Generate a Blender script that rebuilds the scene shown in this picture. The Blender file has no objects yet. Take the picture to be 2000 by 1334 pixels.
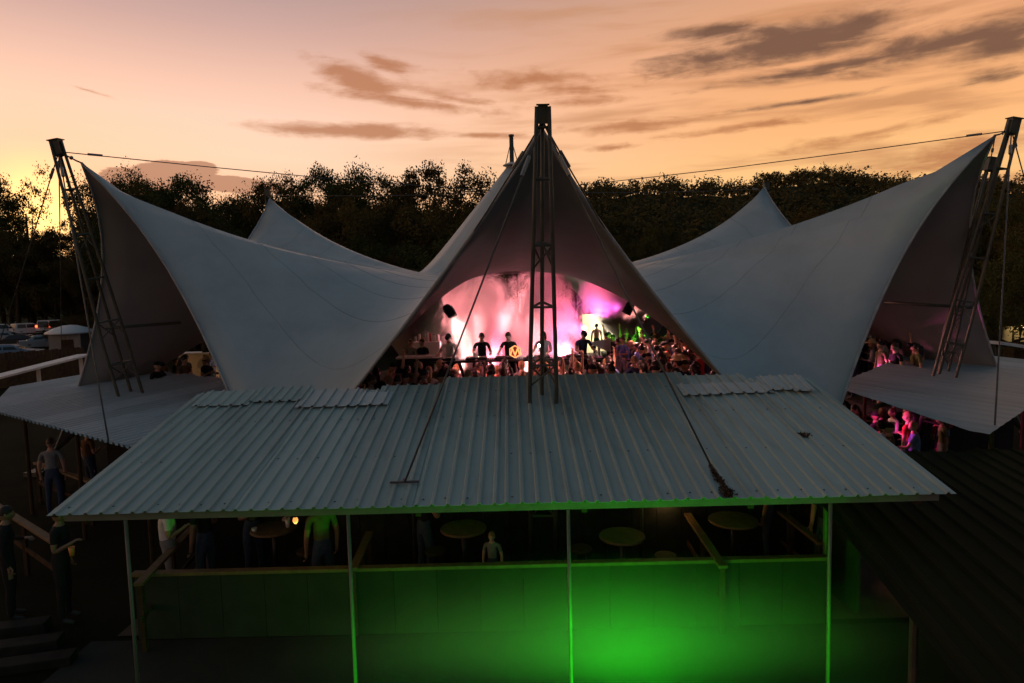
import bpy, bmesh, math, random
import numpy as np
from mathutils import Vector, Matrix
rnd = random.Random(7)
R = math.radians
sc = bpy.context.scene
C = bpy.context.scene.collection

# ------------------------------------------------------------------ camera
W, H = 2000, 1334                       # the photograph's pixels, used only to measure bearings
FPX = 1265.7
YAW, PITCH, ROLL = -.0024, .0818, .0247
CAM = np.array([-.4887, -21.3998, 4.7854])
_f = np.array([math.sin(YAW)*math.cos(PITCH), math.cos(YAW)*math.cos(PITCH), -math.sin(PITCH)])
_r = np.array([math.cos(YAW), -math.sin(YAW), 0.]); _u = np.cross(_r, _f)
_c, _s = math.cos(ROLL), math.sin(ROLL)
_r, _u = _c*_r - _s*_u, _s*_r + _c*_u
def ray(px, py): return _f + _r*(px-W/2)/FPX - _u*(py-H/2)/FPX
def at(px, py, Y):                      # the point on bearing (px,py) that lies in the vertical plane y = Y
    d = ray(px, py); return CAM + d*(Y-CAM[1])/d[1]
def atz(px, py, z):                     # ... that lies at height z
    d = ray(px, py); return CAM + d*(z-CAM[2])/d[2]
def proj(P):
    d = np.asarray(P, float)-CAM; z = d@_f
    return np.stack([W/2+FPX*(d@_r)/z, H/2-FPX*(d@_u)/z], -1)
cd = bpy.data.cameras.new('camera'); cam = bpy.data.objects.new('camera', cd); C.objects.link(cam)
cd.sensor_width = 36; cd.lens = 36*FPX/W; cd.clip_start = .1; cd.clip_end = 3000
M = Matrix(((_r[0], _u[0], -_f[0], CAM[0]), (_r[1], _u[1], -_f[1], CAM[1]), (_r[2], _u[2], -_f[2], CAM[2]), (0, 0, 0, 1)))
cam.matrix_world = M; sc.camera = cam

# ------------------------------------------------------------------ sky and sun
SUN_AZ, SUN_EL = R(-35.8), R(5.0)       # azimuth from +Y, clockwise
wd = bpy.data.worlds.new('World'); sc.world = wd; wd.use_nodes = True
nt = wd.node_tree; nt.nodes.clear()
def nn(t, **kw):
    n = nt.nodes.new(t)
    for k, v in kw.items(): setattr(n, k, v)
    return n
def lk(a, b): nt.links.new(a, b)
def mth(op, a, b=None, c=None, clamp=False):
    n = nn('ShaderNodeMath', operation=op, use_clamp=clamp)
    for i, v in enumerate((a, b, c)):
        if v is None: continue
        if isinstance(v, (int, float)): n.inputs[i].default_value = v
        else: lk(v, n.inputs[i])
    return n.outputs[0]
def sstep(x, a, b):
    n = nn('ShaderNodeMapRange', interpolation_type='SMOOTHSTEP')
    lk(x, n.inputs[0]); n.inputs[1].default_value = a; n.inputs[2].default_value = b
    return n.outputs[0]
def mixc(f, a, b, mode='MIX'):
    n = nn('ShaderNodeMix', data_type='RGBA', blend_type=mode)
    for i, v in ((0, f), (6, a), (7, b)):
        if isinstance(v, (int, float)): n.inputs[i].default_value = v
        elif isinstance(v, tuple): n.inputs[i].default_value = (*v, 1)
        else: lk(v, n.inputs[i])
    return n.outputs[2]
def ramp(x, stops):
    n = nn('ShaderNodeValToRGB'); lk(x, n.inputs[0]); e = n.color_ramp.elements
    while len(e) < len(stops): e.new(.5)
    for i, (p, c) in enumerate(stops): e[i].position = p; e[i].color = (*c, 1)
    return n.outputs[0]
tc = nn('ShaderNodeTexCoord'); sp = nn('ShaderNodeSeparateXYZ'); lk(tc.outputs['Generated'], sp.inputs[0])
X_, Y_, Z_ = sp.outputs
az = mth('ARCTAN2', X_, Y_); el = mth('ARCSINE', mth('MULTIPLY', Z_, .9999))
e90 = mth('DIVIDE', el, math.pi/2, clamp=True)
daz = mth('ABSOLUTE', mth('WRAP', mth('SUBTRACT', az, SUN_AZ), math.pi, -math.pi))
d2r = lambda *a: tuple(a)
sunside = ramp(e90, [(0., (1., .50, .16)), (.08, (1.02, .56, .31)), (.12, (1.04, .70, .49)), (.155, (1.04, .67, .50)), (.185, (.92, .56, .42)), (.225, (.66, .41, .35)),
                     (.285, (.34, .26, .27)), (.40, (.10, .135, .17)), (.65, (.042, .090, .122)), (1., (.034, .084, .116))])
flank = ramp(e90, [(0., (.85, .36, .12)), (.095, (1.02, .58, .23)), (.135, (1.0, .49, .20)), (.185, (.90, .42, .19)), (.24, (.74, .375, .205)),
                   (.30, (.46, .28, .20)), (.40, (.10, .13, .16)), (.65, (.042, .090, .122)), (1., (.034, .084, .116))])
behind = ramp(e90, [(0., (.055, .08, .115)), (.2, (.062, .105, .135)), (.5, (.045, .094, .128)), (1., (.034, .084, .116))])
base = mixc(sstep(daz, R(12), R(62)), sunside, flank)
base = mixc(sstep(daz, R(75), R(140)), base, behind)
glow = mth('MULTIPLY', mth('POWER', mth('SUBTRACT', 1, mth('DIVIDE', daz, R(20)), clamp=True), 1.5), mth('SUBTRACT', 1, mth('DIVIDE', mth('ABSOLUTE', mth('SUBTRACT', el, R(6))), R(11)), clamp=True))
base = mixc(mth('MULTIPLY', glow, .8), base, (1.2, .60, .30))
spot = mth('POWER', mth('SUBTRACT', 1, mth('DIVIDE', mth('SQRT', mth('ADD', mth('POWER', daz, 2.), mth('POWER', mth('SUBTRACT', el, R(6.2)), 2.))), R(5.2)), clamp=True), 1.5)
base = mixc(mth('MULTIPLY', spot, .95), base, (2.6, 1.45, .45))
nish = nn('ShaderNodeTexSky', sky_type='NISHITA'); nish.sun_disc = False; nish.sun_elevation = SUN_EL; nish.sun_rotation = SUN_AZ
nish.air_density = 1.5; nish.dust_density = 3.0
base = mixc(1.0, base, mixc(1.0, nish.outputs[0], (.003, .003, .006), 'MULTIPLY'), 'ADD')
# clouds: soft banks at fixed bearings in the sky, edges broken by stretched noise
cv = nn('ShaderNodeCombineXYZ'); lk(mth('MULTIPLY', az, 5.), cv.inputs[0]); lk(mth('MULTIPLY', el, 26.), cv.inputs[1])
def noise(vec, scale, detail, rough, dist=0.):
    n = nn('ShaderNodeTexNoise'); lk(vec, n.inputs['Vector']); n.inputs['Scale'].default_value = scale
    n.inputs['Detail'].default_value = detail; n.inputs['Roughness'].default_value = rough; n.inputs['Distortion'].default_value = dist
    return n.outputs[0]
n1 = noise(cv.outputs[0], 1.6, 6, .62, .5)
cv2 = nn('ShaderNodeCombineXYZ'); lk(mth('ADD', mth('MULTIPLY', az, 3.), 7.), cv2.inputs[0]); lk(mth('MULTIPLY', el, 30.), cv2.inputs[1])
n2 = noise(cv2.outputs[0], 1.1, 4, .55, .3)
cv3 = nn('ShaderNodeCombineXYZ'); lk(mth('MULTIPLY', az, 30.), cv3.inputs[0]); lk(mth('MULTIPLY', el, 60.), cv3.inputs[1])
n3 = noise(cv3.outputs[0], 1.0, 3, .6)
nw = mth('SUBTRACT', mth('ADD', mth('MULTIPLY', n1, .75), mth('MULTIPLY', n3, .25)), .5)
def blobs(lst):
    tot = None
    for (px, py, wx, wy, tilt, k) in lst:
        d = ray(px, py); a0 = math.atan2(d[0], d[1]); e0 = math.atan2(d[2], math.hypot(d[0], d[1]))
        w = wx/FPX*math.cos(a0)**2; h = wy/FPX*math.cos(a0)
        da = mth('SUBTRACT', az, a0); de = mth('SUBTRACT', el, e0)
        de2 = mth('SUBTRACT', de, mth('MULTIPLY', da, tilt))
        q = mth('ADD', mth('POWER', mth('ABSOLUTE', mth('DIVIDE', da, w)), 2.), mth('POWER', mth('ABSOLUTE', mth('DIVIDE', de2, h)), 2.))
        v = mth('MULTIPLY', mth('SUBTRACT', 1., mth('SQRT', q)), k)
        tot = v if tot is None else mth('MAXIMUM', tot, v)
    return tot
dark = blobs([(1560, 75, 200, 36, 0, 1), (1830, 88, 230, 26, .02, .9), (1400, 112, 130, 22, .05, .8), (1640, 128, 230, 13, .03, .8), (1960, 75, 130, 34, .0, 1),
              (1400, 60, 90, 10, -.02, .6), (1580, 198, 120, 6, .02, .8), (1930, 150, 60, 12, .05, .5)])
dm = sstep(mth('ADD', dark, mth('MULTIPLY', nw, 2.6)), -.38, .62)
warm = blobs([(690, 152, 100, 28, -.28, 1), (800, 200, 190, 13, -.12, .9), (670, 256, 200, 17, .0, 1), (880, 190, 90, 12, -.15, .8), (1240, 245, 170, 15, .02, .9), (1080, 160, 170, 22, -.05, .7),
              (1200, 288, 55, 7, .03, .8), (1480, 245, 170, 10, .02, .6), (760, 130, 60, 16, -.3, .5), (1700, 260, 200, 12, .1, .6), (170, 176, 60, 4, -.2, .6), (950, 265, 90, 6, -.05, .6), (1850, 300, 170, 34, .14, .7), (1120, 200, 120, 10, 0, .5)])
wm = sstep(mth('ADD', warm, mth('MULTIPLY', nw, 2.8)), -.15, .75)
bank = blobs([(345, 345, 110, 34, .0, 1.1), (270, 355, 90, 30, 0, 1.0), (430, 356, 130, 18, -.06, 1.0), (385, 326, 45, 14, 0, .7)])
bm_ = sstep(mth('ADD', bank, mth('MULTIPLY', nw, 1.7)), .0, .14)
streak = mth('MULTIPLY', sstep(n2, .46, .70), mth('MULTIPLY', sstep(daz, R(18), R(48)), sstep(el, R(40), R(16))))
veil = mth('MULTIPLY', sstep(n1, .42, .68), .35)
base = mixc(mth('MULTIPLY', streak, .70), base, (.56, .25, .115))
base = mixc(mth('MULTIPLY', veil, sstep(el, R(18), R(50))), base, (.15, .15, .165))
base = mixc(mth('MULTIPLY', wm, .80), base, (.46, .17, .07))
base = mixc(mth('MULTIPLY', bm_, .85), base, (.50, .235, .14))
base = mixc(mth('MULTIPLY', dm, .92), base, (.165, .085, .058))
bg = nn('ShaderNodeBackground'); lk(base, bg.inputs[0]); bg.inputs[1].default_value = 1.0
lk(bg.outputs[0], nn('ShaderNodeOutputWorld').inputs[0])
wd.cycles.sampling_method = 'MANUAL'; wd.cycles.sample_map_resolution = 256

sd = bpy.data.lights.new('sun', 'SUN'); so = bpy.data.objects.new('sun', sd); C.objects.link(so)
sd.energy = .2; sd.angle = R(3); sd.color = (1, .55, .28)
sv = Vector((math.sin(SUN_AZ)*math.cos(SUN_EL), math.cos(SUN_AZ)*math.cos(SUN_EL), math.sin(SUN_EL)))
so.rotation_euler = (-sv).to_track_quat('-Z', 'Y').to_euler()
vs = sc.view_settings; vs.view_transform = 'Standard'; vs.look = 'None'; vs.exposure = 0; vs.gamma = 1; vs.use_curve_mapping = False
sc.cycles.use_denoising = True; sc.cycles.use_adaptive_sampling = True; sc.cycles.adaptive_threshold = .03; sc.cycles.max_bounces = 4; sc.cycles.diffuse_bounces = 2; sc.cycles.glossy_bounces = 2
sc.cycles.volume_bounces = 2; sc.cycles.transparent_max_bounces = 8; sc.cycles.volume_step_rate = 1.5; sc.cycles.volume_max_steps = 128
sc.cycles.sample_clamp_indirect = 4; sc.cycles.caustics_reflective = False; sc.cycles.caustics_refractive = False

# ------------------------------------------------------------------ materials
MAT = {}
def mat(name, col, rough=.6, metal=0., var=.25, scale=3., bump=0., bscale=40., emit=None, estr=0., spec=.4, trans=0., stretch=None, dirt=None, alpha=1.):
    """Principled material whose colour drifts with noise; optional fine relief and dirt patches."""
    if name in MAT: return MAT[name]
    m = bpy.data.materials.new(name); m.use_nodes = True; t = m.node_tree; b = t.nodes['Principled BSDF']
    b.inputs['Roughness'].default_value = rough; b.inputs['Metallic'].default_value = metal; b.inputs['Specular IOR Level'].default_value = spec
    L = t.links.new; N = t.nodes.new
    co = N('ShaderNodeTexCoord'); mp = N('ShaderNodeMapping'); L(co.outputs['Object'], mp.inputs[0])
    if stretch: mp.inputs['Scale'].default_value = stretch
    nz = N('ShaderNodeTexNoise'); L(mp.outputs[0], nz.inputs['Vector']); nz.inputs['Scale'].default_value = scale; nz.inputs['Detail'].default_value = 6; nz.inputs['Roughness'].default_value = .6
    oi = N('ShaderNodeObjectInfo')
    rp = N('ShaderNodeValToRGB'); L(nz.outputs[0], rp.inputs[0])
    lo = tuple(c*(1-var) for c in col); hi = tuple(min(1, c*(1+var)) for c in col)
    rp.color_ramp.elements[0].position = .3; rp.color_ramp.elements[0].color = (*lo, 1)
    rp.color_ramp.elements[1].position = .7; rp.color_ramp.elements[1].color = (*hi, 1)
    out = rp.outputs[0]
    if dirt:
        n2 = N('ShaderNodeTexNoise'); L(mp.outputs[0], n2.inputs['Vector']); n2.inputs['Scale'].default_value = dirt[1]; n2.inputs['Detail'].default_value = 9; n2.inputs['Roughness'].default_value = .7
        r2 = N('ShaderNodeMapRange'); L(n2.outputs[0], r2.inputs[0]); r2.inputs[1].default_value = dirt[2]; r2.inputs[2].default_value = dirt[3]; r2.inputs[4].default_value = dirt[4]
        mx = N('ShaderNodeMix'); mx.data_type = 'RGBA'; L(r2.outputs[0], mx.inputs[0]); L(out, mx.inputs[6]); mx.inputs[7].default_value = (*dirt[0], 1); out = mx.outputs[2]
    hv = N('ShaderNodeMix'); hv.data_type = 'RGBA'; hv.blend_type = 'MULTIPLY'; hv.inputs[0].default_value = 1
    mr = N('ShaderNodeMapRange'); L(oi.outputs['Random'], mr.inputs[0]); mr.inputs[3].default_value = .85; mr.inputs[4].default_value = 1.08
    L(out, hv.inputs[6]); L(mr.outputs[0], hv.inputs[7]); L(hv.outputs[2], b.inputs['Base Color'])
    if bump:
        nb = N('ShaderNodeTexNoise'); L(co.outputs['Object'], nb.inputs['Vector']); nb.inputs['Scale'].default_value = bscale; nb.inputs['Detail'].default_value = 4
        bp = N('ShaderNodeBump'); bp.inputs['Strength'].default_value = bump; bp.inputs['Distance'].default_value = .02; L(nb.outputs[0], bp.inputs['Height']); L(bp.outputs[0], b.inputs['Normal'])
    if emit: b.inputs['Emission Color'].default_value = (*emit, 1); b.inputs['Emission Strength'].default_value = estr
    if trans: b.inputs['Transmission Weight'].default_value = trans
    MAT[name] = m; return m
mat('roof_white', (.37, .475, .455), .5, 0, .10, 1.4, .12, 30, stretch=(1, .25, 1), dirt=((.09, .115, .095), 1.1, .46, .76, .8))
mat('roof_patch', (.44, .52, .52), .42, 0, .12, 2, .12, 30, dirt=((.14, .15, .14), 1.2, .5, .8, .5))
mat('roof_side', (.40, .46, .49), .5, 0, .10, 1.2, .1, 30, dirt=((.13, .14, .14), 1.0, .5, .8, .5))
mat('roof_flat', (.27, .37, .40), .55, 0, .12, .8, .1, 30, dirt=((.10, .13, .13), .8, .5, .8, .5))
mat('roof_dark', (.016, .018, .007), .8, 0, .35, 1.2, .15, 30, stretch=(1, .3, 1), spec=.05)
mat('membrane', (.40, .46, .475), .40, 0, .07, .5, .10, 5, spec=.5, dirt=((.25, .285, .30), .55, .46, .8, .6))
mat('shaded_underside', (.29, .265, .25), .6, 0, .08, .6, spec=.2)  # browner underside of the membrane, darkened in colour to stand for its shade
mat('seam', (.30, .335, .355), .6)
mat('hem', (.36, .38, .40), .5)
mat('steel', (.085, .09, .075), .5, .3, .25, 6, dirt=((.16, .09, .05), 3, .55, .75, .6))
mat('galv', (.30, .30, .29), .45, .4, .2, 6)
mat('cable', (.10, .10, .10), .5, .5)
mat('green_post', (.16, .17, .15), .5, .0, .15, 5)
mat('gutter', (.20, .21, .18), .5, 0, .15, 4)
mat('wood', (.15, .09, .045), .65, 0, .3, 8, .2, 60, stretch=(1, 1, .2))
mat('wood_dark', (.07, .045, .028), .7, 0, .3, 6, .2, 50, spec=.05)
mat('black_panel', (.025, .027, .025), .7, 0, .3, 4, spec=.05)
mat('dirt_floor', (.10, .075, .055), .9, 0, .3, 2, .3, 20, spec=.05)
mat('concrete', (.04, .04, .037), .85, 0, .25, .8, .25, 14, dirt=((.05, .05, .045), .5, .5, .75, .6), spec=.05)
mat('ground', (.013, .014, .006), .95, 0, .4, .5, .4, 6, dirt=((.024, .018, .012), .12, .5, .65, .8), spec=.05)
mat('hill', (.035, .042, .018), 1, 0, .5, .08, .4, 1, spec=.05)
mat('bark', (.055, .042, .03), .9, 0, .3, 4, .4, 12, spec=.05)
mat('leaf_a', (.085, .085, .028), .8, 0, .4, .7, spec=.05)
mat('leaf_b', (.105, .080, .028), .8, 0, .4, .7, spec=.05)
mat('leaf_c', (.065, .080, .026), .8, 0, .4, .7, spec=.05)
mat('wood_plank', (.10, .058, .032), .75, 0, .3, 6, .2, 50, spec=.05)
mat('wall_board', (.035, .037, .034), .6, 0, .15, 3, spec=.05)
mat('deck_dark', (.03, .028, .028), .6, spec=.05)
mat('white_paint', (.72, .72, .72), .5, 0, .06)
mat('cream_paint', (.70, .62, .42), .6, 0, .08)
mat('chrome', (.5, .5, .5), .25, .9)
mat('plastic_black', (.02, .02, .022), .4)
mat('cup_white', (.75, .72, .72), .4); mat('cup_red', (.6, .05, .04), .4); mat('cup_amber', (.75, .25, .06), .35)
mat('skin_a', (.45, .26, .18), .55, 0, .1); mat('skin_b', (.28, .155, .10), .55, 0, .1); mat('skin_c', (.56, .36, .27), .55, 0, .1)
SKINS = [MAT['skin_a'], MAT['skin_b'], MAT['skin_c']]
CL = {'black': (.018, .018, .02), 'white': (.70, .69, .67), 'grey': (.22, .22, .23), 'red': (.40, .04, .04), 'navy': (.03, .04, .10), 'blue': (.12, .18, .38), 'pink': (.55, .25, .30),
      'olive': (.13, .14, .06), 'yellow': (.65, .45, .08), 'green': (.10, .32, .10), 'brown': (.14, .08, .05)}
for k, v in CL.items(): mat('cloth_'+k, v, .85, 0, .15, 12, spec=.15)
mat('denim', (.05, .07, .12), .85, 0, .2, 20, spec=.15)
mat('hair_black', (.012, .010, .009), .5, 0, .3, 30); mat('hair_brown', (.06, .032, .016), .5, 0, .3, 30); mat('hair_fair', (.30, .19, .09), .5, 0, .3, 30)
HAIRS = [MAT['hair_black'], MAT['hair_black'], MAT['hair_brown'], MAT['hair_fair']]
mat('straw', (.55, .38, .18), .8)
mat('shoe', (.05, .045, .045), .6)
def lamp_mat(name, c, s): return mat(name, c, .4, emit=c, estr=s)

# ------------------------------------------------------------------ mesh helpers
class MB:
    def __init__(s): s.v = []; s.f = []; s.mi = []; s.m = 0
    def add(s, vs, fs):
        o = len(s.v); s.v += [tuple(map(float, p)) for p in vs]; s.f += [tuple(i+o for i in q) for q in fs]; s.mi += [s.m]*len(fs); return s
    def box(s, c, d, rz=0., ax=None):
        x, y, z = [q/2 for q in d]; P = [(-x,-y,-z),(x,-y,-z),(x,y,-z),(-x,y,-z),(-x,-y,z),(x,-y,z),(x,y,z),(-x,y,z)]
        cs, sn = math.cos(rz), math.sin(rz)
        P = [(c[0]+a*cs-b*sn, c[1]+a*sn+b*cs, c[2]+e) for a, b, e in P]
        return s.add(P, [(3,2,1,0),(4,5,6,7),(0,1,5,4),(1,2,6,5),(2,3,7,6),(3,0,4,7)])
    def beam(s, a, b, w, h, up=(0,0,1)):
        a, b = Vector(a), Vector(b); d = (b-a).normalized(); u = Vector(up)
        if abs(d.dot(u)) > .98: u = Vector((0,1,0))
        x = d.cross(u).normalized()*(w/2); y = x.cross(d).normalized()*(h/2)
        return s.add([a-x-y, a+x-y, a+x+y, a-x+y, b-x-y, b+x-y, b+x+y, b-x+y], [(0,1,2,3),(7,6,5,4),(0,4,5,1),(1,5,6,2),(2,6,7,3),(3,7,4,0)])
    def tube(s, pts, r, n=8, cap=True):
        pts = [Vector(p) for p in pts]; rs = r if isinstance(r, (list, tuple)) else [r]*len(pts); vs, fs = [], []
        pu = None
        for i, p in enumerate(pts):
            d = (pts[min(i+1, len(pts)-1)]-pts[max(i-1, 0)]).normalized()
            if pu is None: pu = Vector((0,0,1)) if abs(d.z) < .95 else Vector((1,0,0))
            x = d.cross(pu).normalized(); y = x.cross(d).normalized(); pu = y
            for k in range(n):
                a = 2*math.pi*k/n; vs.append(p + (x*math.cos(a)+y*math.sin(a))*rs[i])
        for i in range(len(pts)-1):
            for k in range(n): fs.append((i*n+k, i*n+(k+1)%n, (i+1)*n+(k+1)%n, (i+1)*n+k))
        if cap: fs += [tuple(range(n))[::-1], tuple((len(pts)-1)*n+k for k in range(n))]
        return s.add(vs, fs)
    def lathe(s, prof, c=(0,0,0), n=16):
        vs, fs = [], []
        for (r, z) in prof:
            for k in range(n): a = 2*math.pi*k/n; vs.append((c[0]+r*math.cos(a), c[1]+r*math.sin(a), c[2]+z))
        for i in range(len(prof)-1):
            for k in range(n): fs.append((i*n+k, i*n+(k+1)%n, (i+1)*n+(k+1)%n, (i+1)*n+k))
        fs += [tuple(range(n))[::-1], tuple((len(prof)-1)*n+k for k in range(n))]
        return s.add(vs, fs)
    def ell(s, c, rad, n=12, m=8):
        vs, fs = [], []
        for i in range(m+1):
            t = math.pi*i/m
            for k in range(n): a = 2*math.pi*k/n; vs.append((c[0]+rad[0]*math.sin(t)*math.cos(a), c[1]+rad[1]*math.sin(t)*math.sin(a), c[2]+rad[2]*math.cos(t)))
        for i in range(m):
            for k in range(n): fs.append((i*n+k, (i+1)*n+k, (i+1)*n+(k+1)%n, i*n+(k+1)%n))
        return s.add(vs, fs)
    def mesh(s, name, mats, smooth=False, bevel=0.):
        me = bpy.data.meshes.new(name); me.from_pydata(s.v, [], s.f)
        for m in (mats if isinstance(mats, (list, tuple)) else [mats]): me.materials.append(MAT[m] if isinstance(m, str) else m)
        me.polygons.foreach_set('material_index', s.mi)
        if smooth: me.polygons.foreach_set('use_smooth', [True]*len(me.polygons))
        me.update(); return me
    def build(s, name, mats, parent=None, smooth=False, bevel=0.):
        return link(name, s.mesh(name, mats, smooth), parent, bevel)
def link(name, me, parent=None, bevel=0., loc=None):
    o = bpy.data.objects.new(name, me); C.objects.link(o)
    if parent: o.parent = parent
    if loc is not None: o.location = loc
    if bevel:
        b = o.modifiers.new('bevel', 'BEVEL'); b.width = bevel; b.segments = 2; b.limit_method = 'ANGLE'
    return o
def tag(o, label, cat, group=None):
    o['label'] = label; o['category'] = cat
    if group: o['group'] = group
    return o
def thing(name, label, cat, loc=(0,0,0), rz=0., group=None):
    o = bpy.data.objects.new(name, None); C.objects.link(o); o.location = loc; o.rotation_euler[2] = rz
    return tag(o, label, cat, group)
def struct(o): o['kind'] = 'structure'; return o
def stuff(o, label=None, cat=None):
    o['kind'] = 'stuff'
    if label: o['label'] = label
    if cat: o['category'] = cat
    return o
def light(kind, loc, energy, col, parent=None, size=.1, target=None, cone=None, blend=.5, name='bulb_light'):
    l = bpy.data.lights.new(name, kind); l.energy = energy; l.color = col
    if kind in ('POINT', 'SPOT'): l.shadow_soft_size = size
    o = bpy.data.objects.new(name, l); C.objects.link(o); o.location = loc
    if kind == 'SPOT':
        l.spot_size = cone; l.spot_blend = blend
        o.rotation_euler = (Vector(target)-Vector(loc)).to_track_quat('-Z', 'Y').to_euler()
    return o
# ------------------------------------------------------------------ ground and terrain
def sheet(name, x0, x1, y0, y1, z, m, n=1):
    b = MB(); vs = [(x0+(x1-x0)*i/n, y0+(y1-y0)*j/n, z) for j in range(n+1) for i in range(n+1)]
    b.add(vs, [(j*(n+1)+i, j*(n+1)+i+1, (j+1)*(n+1)+i+1, (j+1)*(n+1)+i) for j in range(n) for i in range(n)])
    return struct(b.build(name, m))
sheet('ground', -900, 900, -300, 1400, 0, 'ground')
sheet('yard_paving', -6.5, 6.5, -21.5, -12.7, .004, 'concrete')
sheet('bar_floor', -6.2, 5.6, -12.6, -9.9, .02, 'dirt_floor')
def poly_slab(name, pts, z0, z1, m):
    b = MB(); n = len(pts)
    b.add([(x, y, z0) for x, y in pts]+[(x, y, z1) for x, y in pts], [tuple(range(n))[::-1], tuple(range(n, 2*n))]+[(i, (i+1) % n, n+(i+1) % n, n+i) for i in range(n)])
    return struct(b.build(name, m))
poly_slab('dance_floor', [(9.5*math.sin(2*math.pi*k/24), 9.5*math.cos(2*math.pi*k/24)) for k in range(24)][::-1], .0, 1.3, 'dirt_floor')
# distant hill: a ridge that rises towards the right of the view
def hill_z(x, y):
    ridge = 33.5 + 3.5*math.exp(-((x-30)/22)**2) + 4.0*math.exp(-((x-98)/28)**2) - 10*math.exp(-((x+40)/45)**2) + .9*math.sin(x*.13+1) + .6*math.sin(x*.31)
    if x < -60: ridge *= max(.45, 1-(-60-x)/160)
    t = min(1, max(0, (y-85)/125)); t = t*t*(3-2*t)
    return ridge*t
b = MB(); nx, ny = 90, 26
vs = []
for j in range(ny+1):
    for i in range(nx+1):
        x = -320+680*i/nx; y = 80+150*j/ny
        vs.append((x, y, hill_z(x, y)-.3+(0 if j else -1)))
b.add(vs, [(j*(nx+1)+i, j*(nx+1)+i+1, (j+1)*(nx+1)+i+1, (j+1)*(nx+1)+i) for j in range(ny) for i in range(nx)])
struct(b.build('hill', 'hill', smooth=True))

# ------------------------------------------------------------------ the tent
TR = 11.464; TL = 1.112; TIPR = TR+TL*.62
tips = {}
for k, px in {0: (1058, 252), -1: (159, 318), 1: (1944, 264), -2: (527, 388), 2: (1493, 366)}.items():
    tips[k] = at(*px, -math.cos(R(60*k))*TIPR)
tips[3] = np.array([0, TIPR, 8.6])
TOP = at(1000, 327, 0)
def form_find(n=26, m=14, nc=9):
    """Force-density shape of the membrane between centre ring, six peaks and six ground anchors."""
    pr, qc, pc, qb, kr, kw, Ra, zr, rr, ks, ax, ay, za = [-1.754, 1.23, .413, 14.591, 5.01, .372, 10.574, 5.238, 3.043, .361, 13.294, -3.827, .77]
    N = 12*m; idx = lambda i, j: i*N+(j % N); Mn = (n+1)*N; fixed = {}
    def ring(j, rad, c): a = 2*np.pi*j/N; return c+np.array([np.sin(a)*rad, -np.cos(a)*rad, 0])
    rc = np.array([TOP[0], 0, zr])
    for j in range(N): fixed[idx(0, j)] = ring(j, rr, rc)
    an = {4: (-ax, ay, .5), 1: (ax+.2, ay, .5)}; anchors = {}
    for k in range(6):
        fixed[idx(n, k*2*m)] = tips[k if k <= 3 else k-6]; a = R(60*k+30)
        anchors[k] = fixed[idx(n, k*2*m+m)] = np.array(an.get(k, [math.sin(a)*Ra, -math.cos(a)*Ra, za]))
    X = np.zeros((Mn, 3)); free = np.ones(Mn, bool)
    for i, p in fixed.items(): X[i] = p; free[i] = False
    sI = n/12; sJ = m/6
    ea, eb, eq = [], [], []
    for i in range(n):
        s_ = (i+.5)/n
        for j in range(N):
            t = abs(((j/m)+1) % 2-1)
            ea.append(idx(i, j)); eb.append(idx(i+1, j)); eq.append((.3+s_)**pr*(1+kr*math.exp(-(t/kw)**2)*s_**ks)*sI/sJ)
    for i in range(1, n+1):
        for j in range(N):
            ea.append(idx(i, j)); eb.append(idx(i, j+1)); eq.append((qc*.5*(n/i)**pc*sJ/sI if i < n else qb*sJ))
    ea, eb, eq = map(np.array, (ea, eb, eq))
    D = np.zeros((Mn, Mn)); np.add.at(D, (ea, ea), eq); np.add.at(D, (eb, eb), eq); np.add.at(D, (ea, eb), -eq); np.add.at(D, (eb, ea), -eq)
    X[free] = np.linalg.solve(D[np.ix_(free, free)], -D[np.ix_(free, ~free)]@X[~free])
    X = X.reshape(n+1, N, 3)
    tr = np.array([ring(j, .17, TOP) for j in range(N)])
    G = np.concatenate([np.array([tr+(X[0]-tr)*(i/nc) for i in range(nc)]), X])
    for _ in range(8):                                    # ease the fold where cone and sails meet
        H_ = G.copy()
        for i in range(nc-4, nc+6): H_[i] = G[i]*.4+(G[i-1]+G[i+1])*.3
        G = H_
    return G, anchors, m, n, nc
G, ANCH, m_, n_, nc_ = form_find()
NR, NJ = G.shape[0], G.shape[1]
# stretch folds that run in from the peaks and radiate down the cone
Gd = G.copy()
for i in range(1, NR-1):
    for j in range(NJ):
        t = ((j/m_)+1) % 2-1; rr_ = i/(NR-1)
        amp = .19*max(0, (rr_-.5)/.5)**1.2*math.exp(-(t/.42)**2)*min(1, (1-rr_)/.05)
        amp2 = .012*max(0, 1-abs(rr_-.18)/.2)
        ph = j*1.9+math.sin(j*.7)*1.3
        Gd[i, j, 2] += amp*math.sin(ph*1.25)+amp2*math.sin(j*.9)
tent = thing('tensile_tent', 'large pale grey six-peaked tensile membrane tent over the dance floor', 'tent')
b = MB(); vs = [tuple(p) for row in Gd for p in row]
b.add(vs, [(i*NJ+j, (i+1)*NJ+j, (i+1)*NJ+(j+1) % NJ, i*NJ+(j+1) % NJ) for i in range(NR-1) for j in range(NJ)])
mem = b.build('membrane', ['membrane', 'shaded_underside'], tent, smooth=True)
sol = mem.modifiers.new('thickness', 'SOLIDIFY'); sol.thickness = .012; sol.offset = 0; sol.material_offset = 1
for k in range(12):                                       # edge ropes, peak to anchor
    js = [(k*m_+q) % NJ for q in range(m_+1)]
    MB().tube([Gd[-1, j] for j in js], .028, 6).build('edge_rope', 'hem', tent, smooth=True)
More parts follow.
